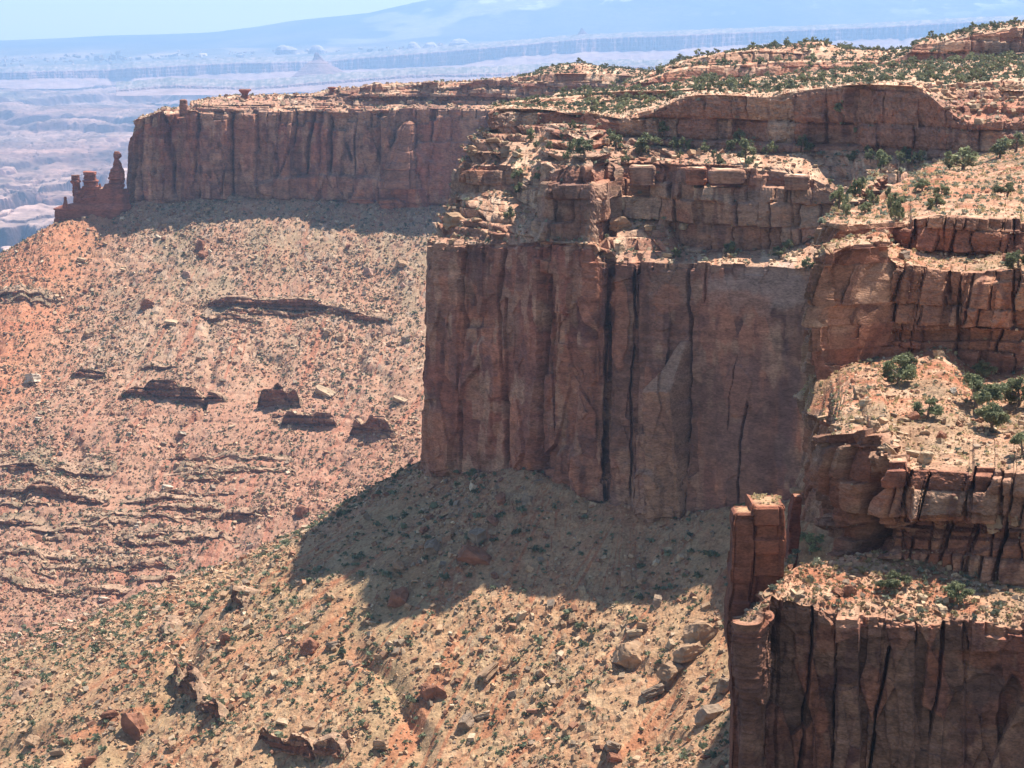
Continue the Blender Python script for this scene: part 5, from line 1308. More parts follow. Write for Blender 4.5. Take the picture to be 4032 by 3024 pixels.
# (px, py of the foot, width in photo px, colour, variant, height stretch, tilt, label)
HERO = [
    (539, 2890, 88, 'red', 2, 1.35, (.15, .25), 'tall leaning red slab boulder, biggest on the lower left slope'),
    (430, 2825, 64, 'red', 1, 1.0, (.3, 0), 'low dark red boulder just left of the tall leaning slab'),
    (129, 2935, 62, 'tan', 0, .9, (.2, .2), 'flat topped tan boulder near the lower left corner'),
    (227, 2975, 66, 'tan', 1, .9, (.2, .2), 'wide tan boulder casting a long shadow by the bottom left edge'),
    (257, 2925, 50, 'tan', 0, .8, (0, .2), 'smaller rounded tan boulder above the wide tan one at bottom left'),
    (352, 3005, 60, 'red', 0, .9, (.1, .1), 'reddish boulder cut by the bottom edge of the picture'),
    (1220, 2562, 62, 'red', 2, 1.1, (.2, .3), 'dark faced red boulder beside a grey slab on the open talus'),
    (1315, 2545, 64, 'grey', 3, 1.1, (.5, .3), 'tilted grey slab right of the dark faced red boulder'),
    (888, 2525, 42, 'red', 2, 1.1, (.2, .2), 'small upright red block on the lower talus'),
    (1084, 2652, 46, 'pale', 3, .8, (.4, .3), 'pale square slab lying on the lower talus'),
    (410, 2366, 44, 'white', 1, .8, (0, .2), 'whitish boulder on the crest of the near talus ridge'),
    (240, 2545, 58, 'pink', 3, .6, (.5, .2), 'smooth pinkish slab lying flat on red soil'),
    (1301, 2360, 46, 'tan', 0, .9, (.2, .3), 'tan boulder below the left tip of the long shadow'),
    (969, 2305, 42, 'grey', 0, .9, (.1, .1), 'grey boulder on the ridge crest left of a dark shrub'),
    (1190, 2030, 46, 'red', 2, 1.4, (.2, .5), 'pointed red boulder on the sunlit ridge crest'),
    (1023, 2035, 48, 'pale', 3, .7, (.2, .4), 'pale slab overhanging a dark hollow beyond the ridge'),
    (1112, 2845, 52, 'pale', 3, .9, (.5, .3), 'pale slanting slab on the lower middle talus'),
    (1220, 2858, 56, 'tan', 3, .9, (.5, .3), 'tan slanting slab right of the pale slanting slab'),
    (2754, 2520, 112, 'tan', 2, 1.0, (.2, .2), 'huge blocky boulder half in the cliff shadow, topmost of three'),
    (2707, 2585, 112, 'tan', 0, .9, (.1, .1), 'huge boulder with an orange face, middle of three below the shadow'),
    (2645, 2665, 124, 'tan', 1, 1.0, (.1, 0), 'huge flat topped boulder, lowest of three below the shadow'),
    (2472, 2600, 112, 'tan', 2, .9, (.3, .4), 'large pale boulder with a tilted sunlit face beside a pine'),
    (2569, 2735, 88, 'grey', 1, 1.0, (.3, .3), 'grey layered boulder below the three huge ones'),
    (2790, 2830, 92, 'grey', 2, 1.0, (.3, .3), 'grey cube like boulder close to the near cliff'),
    (2852, 2715, 80, 'grey', 0, 1.0, (.2, .2), 'grey boulder partly hidden by the near cliff'),
    (2414, 2955, 108, 'grey', 1, .9, (.3, .2), 'large grey boulder near the bottom with a red block under it'),
    (2420, 2995, 60, 'red', 0, .9, (.2, .2), 'red block below the large grey boulder near the bottom'),
    (2501, 2498, 62, 'pale', 1, .9, (.1, .1), 'pale square block at the corner of the shadow'),
    (2535, 2470, 50, 'tan', 0, .8, (.1, .1), 'tan block right at the shadow corner above the pale square block'),
    (1683, 2738, 62, 'red', 2, 1.2, (.3, .5), 'orange faced boulder leaning left on the middle talus'),
    (1734, 2738, 50, 'red', 2, 1.2, (.2, .3), 'orange faced boulder standing right of the leaning one'),
    (1929, 2655, 112, 'tan', 3, .8, (.4, .35), 'long tan slab lying aslant on the middle talus'),
    (1900, 2828, 66, 'pale', 1, .9, (.3, .3), 'pale boulder above the red soil streak'),
    (1835, 2858, 72, 'grey', 0, .9, (.3, .3), 'grey boulder pair left of the red soil streak'),
    (1502, 2945, 62, 'tan', 0, .9, (.2, .2), 'tan boulder near the middle of the bottom edge'),
    (1568, 2240, 78, 'tan', 1, .95, (.2, .2), 'boxy boulder sunlit at the very edge of the long shadow'),
    (1564, 2375, 80, 'red', 2, 1.0, (.3, .2), 'dark boulder inside the left part of the long shadow'),
    (1871, 2215, 124, 'red', 1, 1.1, (.3, .3), 'biggest shaded boulder on the slope under the cliff'),
    (1880, 2130, 84, 'grey', 2, 1.0, (.3, .3), 'shaded grey block above the biggest shaded boulder'),
    (1700, 2170, 74, 'grey', 0, .9, (.3, .3), 'shaded rounded boulder near the sunlit strip'),
    (2211, 1990, 48, 'red', 2, 1.5, (.1, .1), 'pointed boulder standing at the foot of the cliff'),
    (2587, 2380, 50, 'grey', 2, 1.1, (.2, .2), 'lone grey boulder in the right part of the shadow'),
    (2464, 2292, 48, 'tan', 2, 1.3, (.3, .3), 'upright pale boulder beside a shrub at the upper sunlit tip'),
    (2052, 2430, 38, 'pale', 2, 1.2, (.1, .2), 'upright pale stone just below the shadow edge'),
    (1970, 1975, 54, 'red', 0, .9, (.2, .3), 'red boulder at the foot of the cliff'),
    (2080, 1975, 46, 'grey', 2, 1.1, (.3, .3), 'grey boulder at the cliff foot left of the pointed one'),
    (1940, 2060, 60, 'red', 1, .9, (.2, .3), 'flat red boulder in the shade under the cliff'),
    (131, 1502, 66, 'white', 0, .9, (.1, .1), 'large white boulder at the left edge of the far slope'),
    (1280, 1556, 78, 'pale', 1, .9, (.3, .3), 'large pale boulder perched above two dark ledges'),
    (350, 1318, 42, 'tan', 2, .9, (.1, .1), 'dark sided tan boulder on the left of the far slope'),
    (669, 1272, 54, 'pale', 3, .8, (.3, .2), 'pale slab boulder in the middle of the far slope'),
    (792, 985, 34, 'red', 2, 1.7, (.0, .1), 'pointed red boulder standing close below the far cliff shadow'),
    (796, 1008, 40, 'red', 0, .9, (.1, .1), 'rounded red boulder right under the pointed one'),
    (734, 1084, 34, 'pink', 2, .9, (.1, .1), 'pinkish block on the upper far slope'),
    (323, 1024, 36, 'pale', 1, .8, (.1, .1), 'pale boulder near the left end of the far slope'),
    (1452, 1078, 42, 'pink', 2, .9, (.3, .3), 'pink square boulder on the right of the far slope'),
    (1583, 1050, 46, 'tan', 0, .8, (.2, .2), 'tan boulder heap top close to the promontory edge'),
    (580, 1210, 46, 'red', 2, 1.0, (.2, .2), 'dark shaded boulder on the far slope'),
    (1337, 1334, 36, 'tan', 2, .9, (.1, .1), 'tan block, right one of a pair below the long far ledge'),
    (1289, 1320, 34, 'tan', 0, .9, (.1, .1), 'tan block, left one of a pair below the long far ledge'),
    (1597, 1342, 32, 'grey', 2, 1.2, (.1, .1), 'upright grey boulder near the promontory edge'),
    (715, 1712, 46, 'white', 3, .7, (.3, .2), 'whitish slab between dark ledges of the far slope'),
    (1575, 1580, 56, 'pale', 1, .8, (.2, .2), 'pale boulder right of the perched pale boulder'),
    (361, 1474, 32, 'pale', 2, 1.0, (.2, .2), 'pale block above the left dark ledge'),
    (660, 1925, 44, 'white', 1, .8, (.2, .2), 'white stone on the low red beds'),
    (150, 1655, 40, 'white', 1, .7, (.1, .1), 'white flat stone low on the far slope'),
    (1792, 890, 80, 'tan', 0, 1.1, (.05, .05), 'big layered boulder on the ledge at the promontory nose'),
    (1880, 872, 40, 'tan', 1, .8, (.05, .05), 'oblong boulder right of the big layered one on the nose'),
    (1988, 608, 46, 'grey', 2, 1.1, (.0, .0), 'square grey block in the middle of the promontory ledges'),
    (2034, 618, 62, 'pale', 3, .9, (.5, .3), 'pale tilted slab beside the square grey block'),
    (1861, 600, 40, 'tan', 2, 1.0, (.2, .3), 'boulder balanced on the left outline of the promontory'),
    (1940, 560, 58, 'tan', 1, .7, (.05, .05), 'flat boulder on the upper left ledge of the promontory'),
    (2160, 615, 80, 'red', 2, .6, (.1, .1), 'shaded red block behind the buttress top'),
    (2459, 812, 48, 'pale', 2, 1.2, (.0, .0), 'pale standing block on the rubble chute beside the buttress'),
    (2495, 800, 30, 'tan', 1, .8, (.0, .0), 'small pale block right of the standing block on the chute'),
    (2442, 895, 74, 'tan', 2, .8, (.05, .05), 'wide pale block below the standing block on the chute'),
    (2619, 880, 48, 'pink', 2, 1.0, (.05, .05), 'pinkish cube shaped boulder in the middle of the chute'),
    (2656, 862, 20, 'pale', 2, 1.6, (.1, .2), 'slim upright stone beside the pinkish cube shaped boulder'),
    (2560, 905, 66, 'pale', 1, .8, (.05, .05), 'pale blocks below the pinkish cube shaped boulder'),
    (2690, 900, 48, 'pale', 0, .8, (.05, .05), 'pale boulder at the right edge of the chute'),
    (2630, 1010, 44, 'pale', 1, .9, (.05, .05), 'pale rounded block at the lip of the big wall'),
    (2700, 985, 32, 'tan', 2, .9, (.05, .05), 'round boulder sitting on the lip of the big wall'),
    (3707, 2412, 52, 'pale', 2, 1.0, (.1, .2), 'pale sunlit block on the lowest near bench'),
    (3633, 2362, 44, 'pale', 0, .9, (.1, .2), 'pale block left of the sunlit one on the lowest bench'),
    (3917, 2075, 66, 'tan', 2, 1.2, (.0, .1), 'tall rounded boulder wedged between the near cliff tiers'),
    (3999, 2055, 46, 'tan', 2, 1.2, (.1, .1), 'boulder stack right of the tall rounded boulder'),
    (3301, 2342, 54, 'red', 1, .9, (.2, .2), 'red boulder at the sunlit edge of the lowest bench'),
    (3345, 2340, 46, 'red', 2, 1.2, (.2, .2), 'shaded boulder beside the red one on the lowest bench'),
    (3492, 1790, 80, 'tan', 3, 1.3, (.2, .7), 'slab leaning against the big tilted block of the near bench'),
    (3585, 1795, 68, 'pale', 1, .95, (.05, .05), 'pale boulder, left of the two bright ones at the bench edge'),
    (3648, 1815, 84, 'pale', 0, .8, (.05, .05), 'pale boulder, right and larger of the two bright ones at the bench edge'),
    (3535, 1770, 36, 'red', 0, 1.0, (.1, .1), 'rounded red boulder right of the leaning slab'),
    (3758, 1552, 42, 'white', 3, 1.3, (.6, .3), 'white tilted slab beside the largest near juniper'),
    (3404, 1596, 46, 'pale', 0, .9, (.1, .1), 'pale boulder in the stone heap at the left end of the near bench'),
    (3389, 1562, 60, 'tan', 2, 1.0, (.2, .3), 'tan boulder on top of the stone heap at the bench end'),
    (3142, 1940, 58, 'tan', 1, .9, (.1, .1), 'boulder capping the thin pillar in front of the shaded gully'),
    (3500, 1560, 56, 'tan', 3, .7, (.2, .1), 'flat tan slab left of the twin shrubs'),
    (3700, 1400, 44, 'pale', 2, 1.0, (.2, .2), 'pale stone on the sunlit wedge below the near cliff'),
    (3965, 1030, 40, 'red', 2, 1.1, (.1, .1), 'red block standing on the upper near ledge'),
    (3560, 1020, 50, 'grey', 0, 1.1, (.1, .1), 'shaded rounded boulder under the overhanging near ledge'),
]
for (px, py, w, cn, var, st, tl, lab) in HERO:
    p = hit(px, py)
    if p is None: continue
    d = proj(p)[2]
    boulder(p, w * d / F_PX * 1.1, cn, var, lab, None, (1, 0.9, st), tl, sink=0.16)

def scatter_boulders(mask, n, lo, hi, cols, label, group, tilt=0.3):
    for i in pick(mask, n):
        s_ = float(sizes(1, lo, hi, 2.0)[0])
        boulder(VX[i], s_, random.choice(cols), random.randrange(4), label, group, (1, random.uniform(.7, 1.1), random.uniform(.6, 1.1)), (random.gauss(0, tilt), random.gauss(0, tilt)), sink=0.15)

def blocks(mask, n, lo, hi, label):
    k_ = pick(mask, n)
    rubble('rubble', VX[k_], sizes(len(k_), lo, hi, 2.0), (.30, .16, .26, .12, .12, .04), label, sink=0.2, tilt=0.25)
blocks(mU & vis & (VG == 1) & (vpy > 1640), 90, 0.4, 1.2, 'tan blocks broken from the rim of the near bench')
blocks(mU & vis & (VG == 3), 60, 0.35, 1.0, 'broken blocks on the narrow upper ledge of the near cliff')
blocks(mL & vis & (VG == 1), 160, 0.3, 1.0, 'loose blocks heaped on the lowest near bench')
blocks(mN & vis & (VU > 0.6) & ((VG == 1) | (VG == 3)), 260, 0.8, 2.2, 'broken blocks among the ledges above the middle cliff')
blocks(mN & vis & (VG == 5) & (vpx > 3560), 120, 0.8, 2.4, 'rounded blocks on the stepped slope at the upper right')
pt = np.array([P(random.uniform(2958, 3070), random.uniform(1972, 2004), 222 + random.uniform(-2.2, 2.2)) for _ in range(34)])
pt[:, 2] = P(3010, 1970, 222)[2]
rubble('rubble', pt, sizes(len(pt), 0.15, 0.7, 1.8), (.3, .2, .3, .1, .1, 0), 'loose stones on the flat top of the tall pillar', sink=0.05)
sh_mask = (vpx > 1500) & (vpx < 2850) & (vpy < 2250)
scatter_boulders(nearT & vT & ~sh_mask, 32, 1.6, 2.8, ('tan', 'tan', 'pale', 'red', 'grey'), 'tan or red boulder loose on the sunlit near talus', 'boulders on the near talus')
scatter_boulders(nearT & vT & sh_mask, 14, 1.7, 3.4, ('tan', 'red', 'grey'), 'boulder on the shaded slope right under the middle cliff', 'boulders in the cliff shadow', 0.4)
scatter_boulders(farT & vT, 40, 2.8, 5.0, ('tan', 'pale', 'red', 'pink', 'white'), 'boulder scattered on the far hazy talus slope', 'boulders on the far talus')

scatter_boulders(mU & vT & (VG == 1) & (vpy > 1640), 30, 0.8, 1.7, ('tan', 'pale', 'pale', 'tan', 'red'), 'blocky tan boulder lying along the rim of the near bench', 'boulders on the near bench rim', 0.2)
scatter_boulders(mU & vT & (VG == 3), 12, 0.7, 1.3, ('tan', 'red', 'pale'), 'small block on the narrow upper ledge of the near cliff', 'blocks on the upper near ledge', 0.2)
scatter_boulders(mL & vT & (VG == 1), 22, 0.6, 1.4, ('tan', 'red', 'grey', 'pale'), 'loose block on the lowest near bench', 'blocks on the lowest near bench', 0.3)
scatter_boulders(mN & vT & (VU > 0.6) & ((VG == 1) | (VG == 3)), 28, 1.3, 3.0, ('tan', 'pale', 'tan', 'grey', 'pink'), 'block among the broken ledges above the middle cliff', 'blocks on the promontory ledges', 0.2)
scatter_boulders(mN & vT & (VG == 5) & (vpx > 3560), 16, 1.8, 3.4, ('tan', 'pale', 'pink', 'tan'), 'rounded tan boulder on the stepped slope at the right edge of the upper cliff', 'boulders on the upper right slope', 0.15)

# ------------------------------------------------------------------ plants
def foliage_material(name):
    m = bpy.data.materials.new(name)
    m.use_nodes = True
    n, l = m.node_tree.nodes, m.node_tree.links
    bs = n['Principled BSDF']
    bs.inputs['Roughness'].default_value = 0.75
    bs.inputs['Specular IOR Level'].default_value = 0.2
    at = n.new('ShaderNodeAttribute')
    at.attribute_name = 'albedo'
    oi = n.new('ShaderNodeObjectInfo')
    mr = n.new('ShaderNodeMapRange')
    mr.inputs['To Min'].default_value = 0.75
    mr.inputs['To Max'].default_value = 1.3
    l.new(oi.outputs['Random'], mr.inputs['Value'])
    mx = n.new('ShaderNodeVectorMath')
    mx.operation = 'SCALE'
    l.new(at.outputs['Color'], mx.inputs[0])
    l.new(mr.outputs[0], mx.inputs['Scale'])
    tl = n.new('ShaderNodeBsdfTranslucent')
    l.new(mx.outputs[0], tl.inputs['Color'])
    l.new(mx.outputs[0], bs.inputs['Base Color'])
    ms = n.new('ShaderNodeMixShader')
    ms.inputs[0].default_value = 0.3
    l.new(bs.outputs[0], ms.inputs[1])
    l.new(tl.outputs[0], ms.inputs[2])
    l.new(ms.outputs[0], n['Material Output'].inputs['Surface'])
    return m
M_LEAF = foliage_material('juniper_foliage')
M_BARK = plain_material('bark', (0.17, 0.12, 0.09), var=0.3, scale=6)
M_DEAD = plain_material('dead_wood', (0.36, 0.31, 0.26), var=0.2, scale=6)

def leaves(centres, radii, per, leaf, r, dark, light, up=0.25):
    """Small leaf quads gathered round clump centres."""
    n = len(centres) * per
    c = np.repeat(centres, per, 0)
    rad = np.repeat(radii, per)
    d = r.normal(0, 1, (n, 3))
    d /= np.linalg.norm(d, axis=1, keepdims=True)
    p = c + d * (rad * r.random(n) ** 0.45)[:, None]
    a = r.normal(0, 1, (n, 3))
    a[:, 2] += up
    a /= np.linalg.norm(a, axis=1, keepdims=True)
    b = np.cross(a, r.normal(0, 1, (n, 3)))
    b /= np.linalg.norm(b, axis=1, keepdims=True)
    sz = leaf * r.uniform(0.6, 1.4, n)
    v = np.stack([p - a * sz[:, None], p + b * sz[:, None] * 0.55, p + a * sz[:, None], p - b * sz[:, None] * 0.55], 1)
    q = np.arange(n * 4).reshape(-1, 4)
    tone = np.repeat(r.random(len(centres)), per) * 0.6 + r.random(n) * 0.4
    al = np.repeat(mixc(dark, light, tone)[:, None, :], 4, 1)
    return v.reshape(-1, 3), q, al.reshape(-1, 3)

def tube(path, radii, n=6):
    path = np.asarray(path, float)
    V, Q = [], []
    for i, p in enumerate(path):
        t = path[min(i + 1, len(path) - 1)] - path[max(i - 1, 0)]
        t = t / (np.linalg.norm(t) + 1e-9)
        x = np.cross(t, (0.3, 1, 0.2)); x /= np.linalg.norm(x)
        y = np.cross(t, x)
        for k in range(n):
            a = 2 * math.pi * k / n
            V.append(p + (x * math.cos(a) + y * math.sin(a)) * radii[i])
    for i in range(len(path) - 1):
        for k in range(n):
            Q.append((i * n + k, i * n + (k + 1) % n, (i + 1) * n + (k + 1) % n, (i + 1) * n + k))
    return np.array(V), np.array(Q)

def join(parts):
    V, Q, o = [], [], 0
    for v, q in parts:
        V.append(v); Q.append(q + o); o += len(v)
    return np.concatenate(V), np.concatenate(Q)

GD, GLT = np.array((0.080, 0.095, 0.050)), np.array((0.300, 0.305, 0.155))
def tree_meshes(seed, clumps, per, leaf, width=0.42, low=0.1, dark=GD, light=GLT):
    r = np.random.default_rng(seed)
    nb = r.integers(3, 5)
    limbs = []
    base = np.array((0, 0, -0.06))
    lean = r.normal(0, 0.05, 2)
    top = np.array((lean[0], lean[1], 0.72))
    trunk = [base, np.array((lean[0] * .3 + .02, lean[1] * .3, 0.16)), np.array((lean[0] * .6 - .02, lean[1] * .6 + .02, 0.42)), top]
    limbs.append(tube(trunk, (0.05, 0.042, 0.03, 0.01), 6))
    lobes = [(top + np.array((0, 0, 0.02)), 0.22)]
    for k in range(nb + 2):
        a = r.uniform(0, 2 * math.pi)
        z0 = r.uniform(0.12, 0.42)
        rr = width * r.uniform(0.55, 0.85)
        e = np.array((math.cos(a) * rr, math.sin(a) * rr, z0 + r.uniform(0.08, 0.3)))
        s0 = np.array((lean[0] * z0, lean[1] * z0, z0))
        limbs.append(tube([s0, (s0 + e) / 2 + np.array((0, 0, -0.02)), e], (0.022, 0.016, 0.006), 5))
        lobes.append((e, r.uniform(0.14, 0.24)))
    cs, rs = [], []
    for k in range(clumps):
        c, lr = lobes[r.integers(len(lobes))]
        d = r.normal(0, 1, 3); d /= np.linalg.norm(d)
        p = c + d * lr * r.uniform(0.3, 1.0) * np.array((1, 1, 0.85))
        p[2] = np.clip(p[2], low + 0.03, 0.97)
        rxy = math.hypot(p[0], p[1])
        if rxy > width: p[:2] *= width / rxy
        cs.append(p); rs.append(r.uniform(0.06, 0.12))
    v, q, a = leaves(np.array(cs), np.array(rs), per, leaf, r, dark, light)
    tv, tq = join(limbs)
    return (v, q, a), (tv, tq)

def bark_alb(tv): return np.tile(np.array((0.17, 0.12, 0.09)), (len(tv), 1))
NEAR_T, MID_T, FAR_T = [], [], []
for i in range(4):
    (v, q, a), (tv, tq) = tree_meshes(40 + i, 95, 44, 0.036, width=(0.5, 0.44, 0.56, 0.4)[i], low=0.05)
    NEAR_T.append((mesh_np('crown', v, quads=q, alb=a), mesh_np('trunk', tv, quads=tq)))
for i in range(6):
    (v, q, a), (tv, tq) = tree_meshes(60 + i, 48, 18, 0.055, width=(0.36, 0.42, 0.32, 0.48, 0.3, 0.4)[i], low=0.08)
    MID_T.append((mesh_np('crown', v, quads=q, alb=a), mesh_np('trunk', tv, quads=tq)))
for i in range(6):
    (v, q, a), (tv, tq) = tree_meshes(80 + i, 40, 11, 0.075, width=(0.5, 0.56, 0.46, 0.6, 0.5, 0.55)[i], low=0.02)
    vv_, qq_ = join([(v, q), (tv, tq)])
    FAR_T.append(mesh_np('juniper_tree', vv_, quads=qq_, alb=np.concatenate([a, bark_alb(tv)])))
for m_ in FAR_T: m_.materials.append(M_LEAF)
for c_, t_ in NEAR_T + MID_T:
    c_.materials.append(M_LEAF); t_.materials.append(M_BARK)

def tree(p, h, pool, var, label, group=None, wide=1.0):
    root = bpy.data.objects.new('juniper_tree', None)
    col.objects.link(root)
    root.location = (p[0], p[1], p[2] - 0.03 * h)
    root.scale = (h * wide, h * wide, h)
    root.rotation_euler = (0, 0, random.uniform(0, 6.28))
    tag(root, label, 'tree', group)
    for nm, me in (('crown', pool[var % len(pool)][0]), ('trunk', pool[var % len(pool)][1])):
        o = bpy.data.objects.new(nm, me)
        col.objects.link(o)
        o.parent = root
    return root

def tree1(p, h, var, label, group, wide=1.0):
    o = bpy.data.objects.new('juniper_tree', FAR_T[var % 6])
    col.objects.link(o)
    o.location = (p[0], p[1], p[2] - 0.04 * h)
    o.scale = (h * wide, h * wide, h)
    o.rotation_euler = (0, 0, random.uniform(0, 6.28))
    return tag(o, label, 'tree', group)

# (px, py of the foot, height in photo px, width factor, label) - the ones that stand out
HT = [
    (3534, 1512, 112, 1.0, 'bright green juniper at the left end of the near bench beside yellow grass'),
    (3570, 1455, 66, 1.0, 'juniper behind the bright green one at the end of the near bench'),
    (3841, 1600, 124, 1.0, 'largest dark green juniper on the near bench beside a white slab'),
    (3901, 1700, 118, 0.95, 'round juniper with a bare twisted trunk on the near bench'),
    (3650, 1645, 78, 1.1, 'low twin shrubby juniper in the middle of the near bench'),
    (4012, 1600, 112, 0.9, 'juniper cut by the right edge of the picture on the near bench'),
    (4024, 1790, 84, 0.9, 'lower juniper cut by the right edge near the bench rim'),
    (3877, 1490, 66, 1.1, 'shaded juniper under the near cliff wall'),
    (3738, 1072, 92, 0.95, 'lone juniper on the upper near ledge'),
    (4012, 1062, 70, 1.0, 'juniper by the right edge on the upper near ledge'),
    (3518, 2318, 64, 1.3, 'dark low juniper in the shade of the lowest near bench'),
    (3775, 2370, 80, 1.1, 'juniper half in shade on the lowest near bench'),
    (3193, 2180, 84, 1.0, 'dark juniper in the shaded gully beside the near cliff'),
    (3793, 672, 94, 1.1, 'big multi stemmed juniper on the sandy slope'),
    (3937, 620, 70, 1.1, 'wide juniper by the cliff foot above the sandy slope'),
    (3998, 600, 76, 1.0, 'juniper right of the wide one by the cliff foot'),
    (3684, 822, 58, 0.95, 'dark upright juniper low on the sandy slope'),
    (3706, 772, 44, 1.0, 'small bright juniper just above the dark upright one'),
    (3966, 775, 56, 1.1, 'lone round juniper on the right of the sandy slope'),
    (3633, 755, 50, 1.1, 'grey green juniper at the foot of the red rock outcrop'),
    (3532, 805, 46, 1.0, 'small juniper at the lower left of the sandy slope'),
    (3406, 840, 44, 0.9, 'yellow green juniper at the head of the rubble chute'),
    (3543, 652, 62, 0.7, 'slim juniper in front of the dark alcove'),
    (3478, 655, 54, 0.9, 'rounded pinyon in front of the dark alcove'),
    (3590, 655, 42, 1.2, 'low juniper right of the slim one by the alcove'),
    (3427, 635, 50, 0.7, 'slim pinyon at the left of the dark alcove'),
    (3322, 458, 62, 1.0, 'sunlit juniper growing on a ledge inside the alcove'),
    (3377, 525, 34, 0.8, 'small pale juniper on the alcove block'),
    (2425, 590, 68, 0.8, 'pinyon at the left end of the upper bench under the cap cliff'),
    (2552, 605, 80, 1.0, 'leafy pinyon pair beside a patch of red soil'),
    (2617, 530, 52, 0.8, 'sunlit pinyon against the dark cap cliff'),
    (2693, 592, 54, 0.7, 'left pinyon of a close pair on the upper bench'),
    (2718, 580, 58, 0.7, 'right pinyon of a close pair on the upper bench'),
    (2773, 602, 40, 0.9, 'small round pinyon on the upper bench'),
    (2881, 600, 56, 0.8, 'grey pinyon left of the tall one on the upper bench'),
    (2914, 570, 66, 0.6, 'tall slim pinyon on the upper bench'),
    (2935, 640, 92, 0.7, 'tallest pinyon on the upper bench with a long shadow'),
    (3037, 610, 56, 0.6, 'thin pinyon below the two dark hollows'),
    (3167, 600, 66, 1.0, 'spreading pinyon at the left of the alcove'),
    (2816, 640, 48, 0.8, 'pinyon on the lower edge of the upper bench'),
    (2834, 672, 56, 0.6, 'drooping pinyon over the ledge rim'),
    (2523, 612, 46, 0.9, 'low pinyon left of the leafy pair'),
    (2041, 722, 60, 0.8, 'upper pinyon of two in the promontory hollow'),
    (2052, 768, 50, 0.95, 'lower pinyon of two in the promontory hollow'),
    (2124, 710, 54, 0.9, 'pinyon just left of the buttress top'),
    (2009, 885, 68, 0.7, 'grey green pinyon on the lower nose ledge'),
    (2088, 555, 56, 0.6, 'slim pinyon on the upper nose ledge'),
    (2179, 588, 74, 0.65, 'tall pinyon above the buttress'),
    (2302, 615, 74, 0.8, 'bright pinyon cluster above the buttress'),
    (2258, 600, 58, 0.7, 'pinyon between the tall one and the bright cluster'),
    (2229, 565, 62, 0.5, 'thin pinyon against the ledge above the buttress'),
    (2807, 985, 62, 0.7, 'shaded pinyon on the ledge above the big wall'),
    (2664, 1022, 50, 0.8, 'pinyon beside a pale block at the lip of the wall'),
    (2880, 1002, 52, 0.9, 'silvery shrub tree on the ledge above the big wall'),
    (3067, 1018, 46, 0.9, 'pinyon on the sunlit rim of the big wall'),
    (3108, 985, 44, 1.0, 'silvery shrub tree near the right end of the rim'),
    (3185, 1062, 50, 1.0, 'dark shrub tree where the rim meets the near cliff'),
    (1080, 2340, 42, 1.0, 'dark round shrub tree at the left tip of the long shadow'),
]
for i, (px, py, h, wd, lab) in enumerate(HT):
    p = hit(px, py, 0.0)
    if p is None: continue
    d = proj(p)[2]
    tree(p, h * d / F_PX * 1.15, NEAR_T if d < 420 else MID_T, i, lab, None, wd * 1.3)

# pinyons of the chute and benches, trees of the mesa top
for i in pick(mN & vis & (VU > 0.6) & ((VG == 3) | (VG == 5)) & (vpx > 2100) & (vpx < 3650), 30):
    tree(VX[i], random.uniform(2.0, 3.6), MID_T, random.randrange(6), 'small pinyon among rubble on the upper ledges of the promontory', 'pinyons on the promontory ledges', random.uniform(.8, 1.1))
for i in pick((mU & vis & (VG == 5) & (vpx < 3560)) | (mN & vis & (VG >= 2) & (VG <= 3) & (vpx > 3150)), 16):
    tree(VX[i], random.uniform(2.0, 4.2), MID_T, random.randrange(6), 'pinyon in the rubble chute left of the sandy slope', 'pinyons in the rubble chute', random.uniform(.6, .9))
kn = np.isin(VS, [SID[q_] for q_ in ('knoll_right', 'knoll_middle', 'knoll_left', 'mesa_step')])
mt = ((mN & (VG == 6)) | (kn & (VU > 0.75))) & vis & (vpx > 2050)
for i in pick(mt & (vpx > 2650), 175):
    tree1(VX[i], random.uniform(1.6, 3.6), random.randrange(6), 'dark green juniper in the woodland on the mesa top', 'junipers on the mesa top', random.uniform(.9, 1.3))
for i in pick(mt & (vpx <= 2650), 40):
    tree1(VX[i], random.uniform(1.8, 3.6), random.randrange(6), 'dark green juniper in the woodland on the mesa top', 'junipers on the mesa top', random.uniform(.9, 1.3))

# shrubs and grass too many to count
def shrub_cover(name, pos, size, per, dark, light, label, cat, flat=0.75, leaf=0.28, up=0.4, nm=None):
    n = len(pos)
    cs = pos + np.stack([np.zeros(n), np.zeros(n), size * 0.25], -1)
    N = n * per
    c = np.repeat(cs, per, 0)
    sz = np.repeat(size, per)
    d = rng.normal(0, 1, (N, 3)); d /= np.linalg.norm(d, axis=1, keepdims=True)
    d[:, 2] = np.abs(d[:, 2]) * flat
    p = c + d * (sz * 0.5 * rng.random(N) ** 0.5)[:, None]
    a = rng.normal(0, 1, (N, 3)); a[:, 2] += up; a /= np.linalg.norm(a, axis=1, keepdims=True)
    b = np.cross(a, rng.normal(0, 1, (N, 3))); b /= np.linalg.norm(b, axis=1, keepdims=True)
    s_ = sz * leaf * rng.uniform(0.6, 1.3, N)
    v = np.stack([p - a * s_[:, None], p + b * s_[:, None] * 0.6, p + a * s_[:, None], p - b * s_[:, None] * 0.6], 1)
    tone = np.repeat(rng.random(n), per) * 0.65 + rng.random(N) * 0.35
    al = np.repeat(mixc(dark, light, tone)[:, None, :], 4, 1)
    me = mesh_np(name, v, quads=np.arange(N * 4).reshape(-1, 4), alb=al)
    return tag(obj(nm or name, me, M_LEAF), label, cat, kind='stuff')
SG0, SG1 = np.array((0.12, 0.125, 0.085)), np.array((0.27, 0.28, 0.19))
SH0, SH1 = np.array((0.075, 0.085, 0.05)), np.array((0.20, 0.22, 0.13))
GR0, GR1 = np.array((0.34, 0.26, 0.13)), np.array((0.56, 0.46, 0.25))
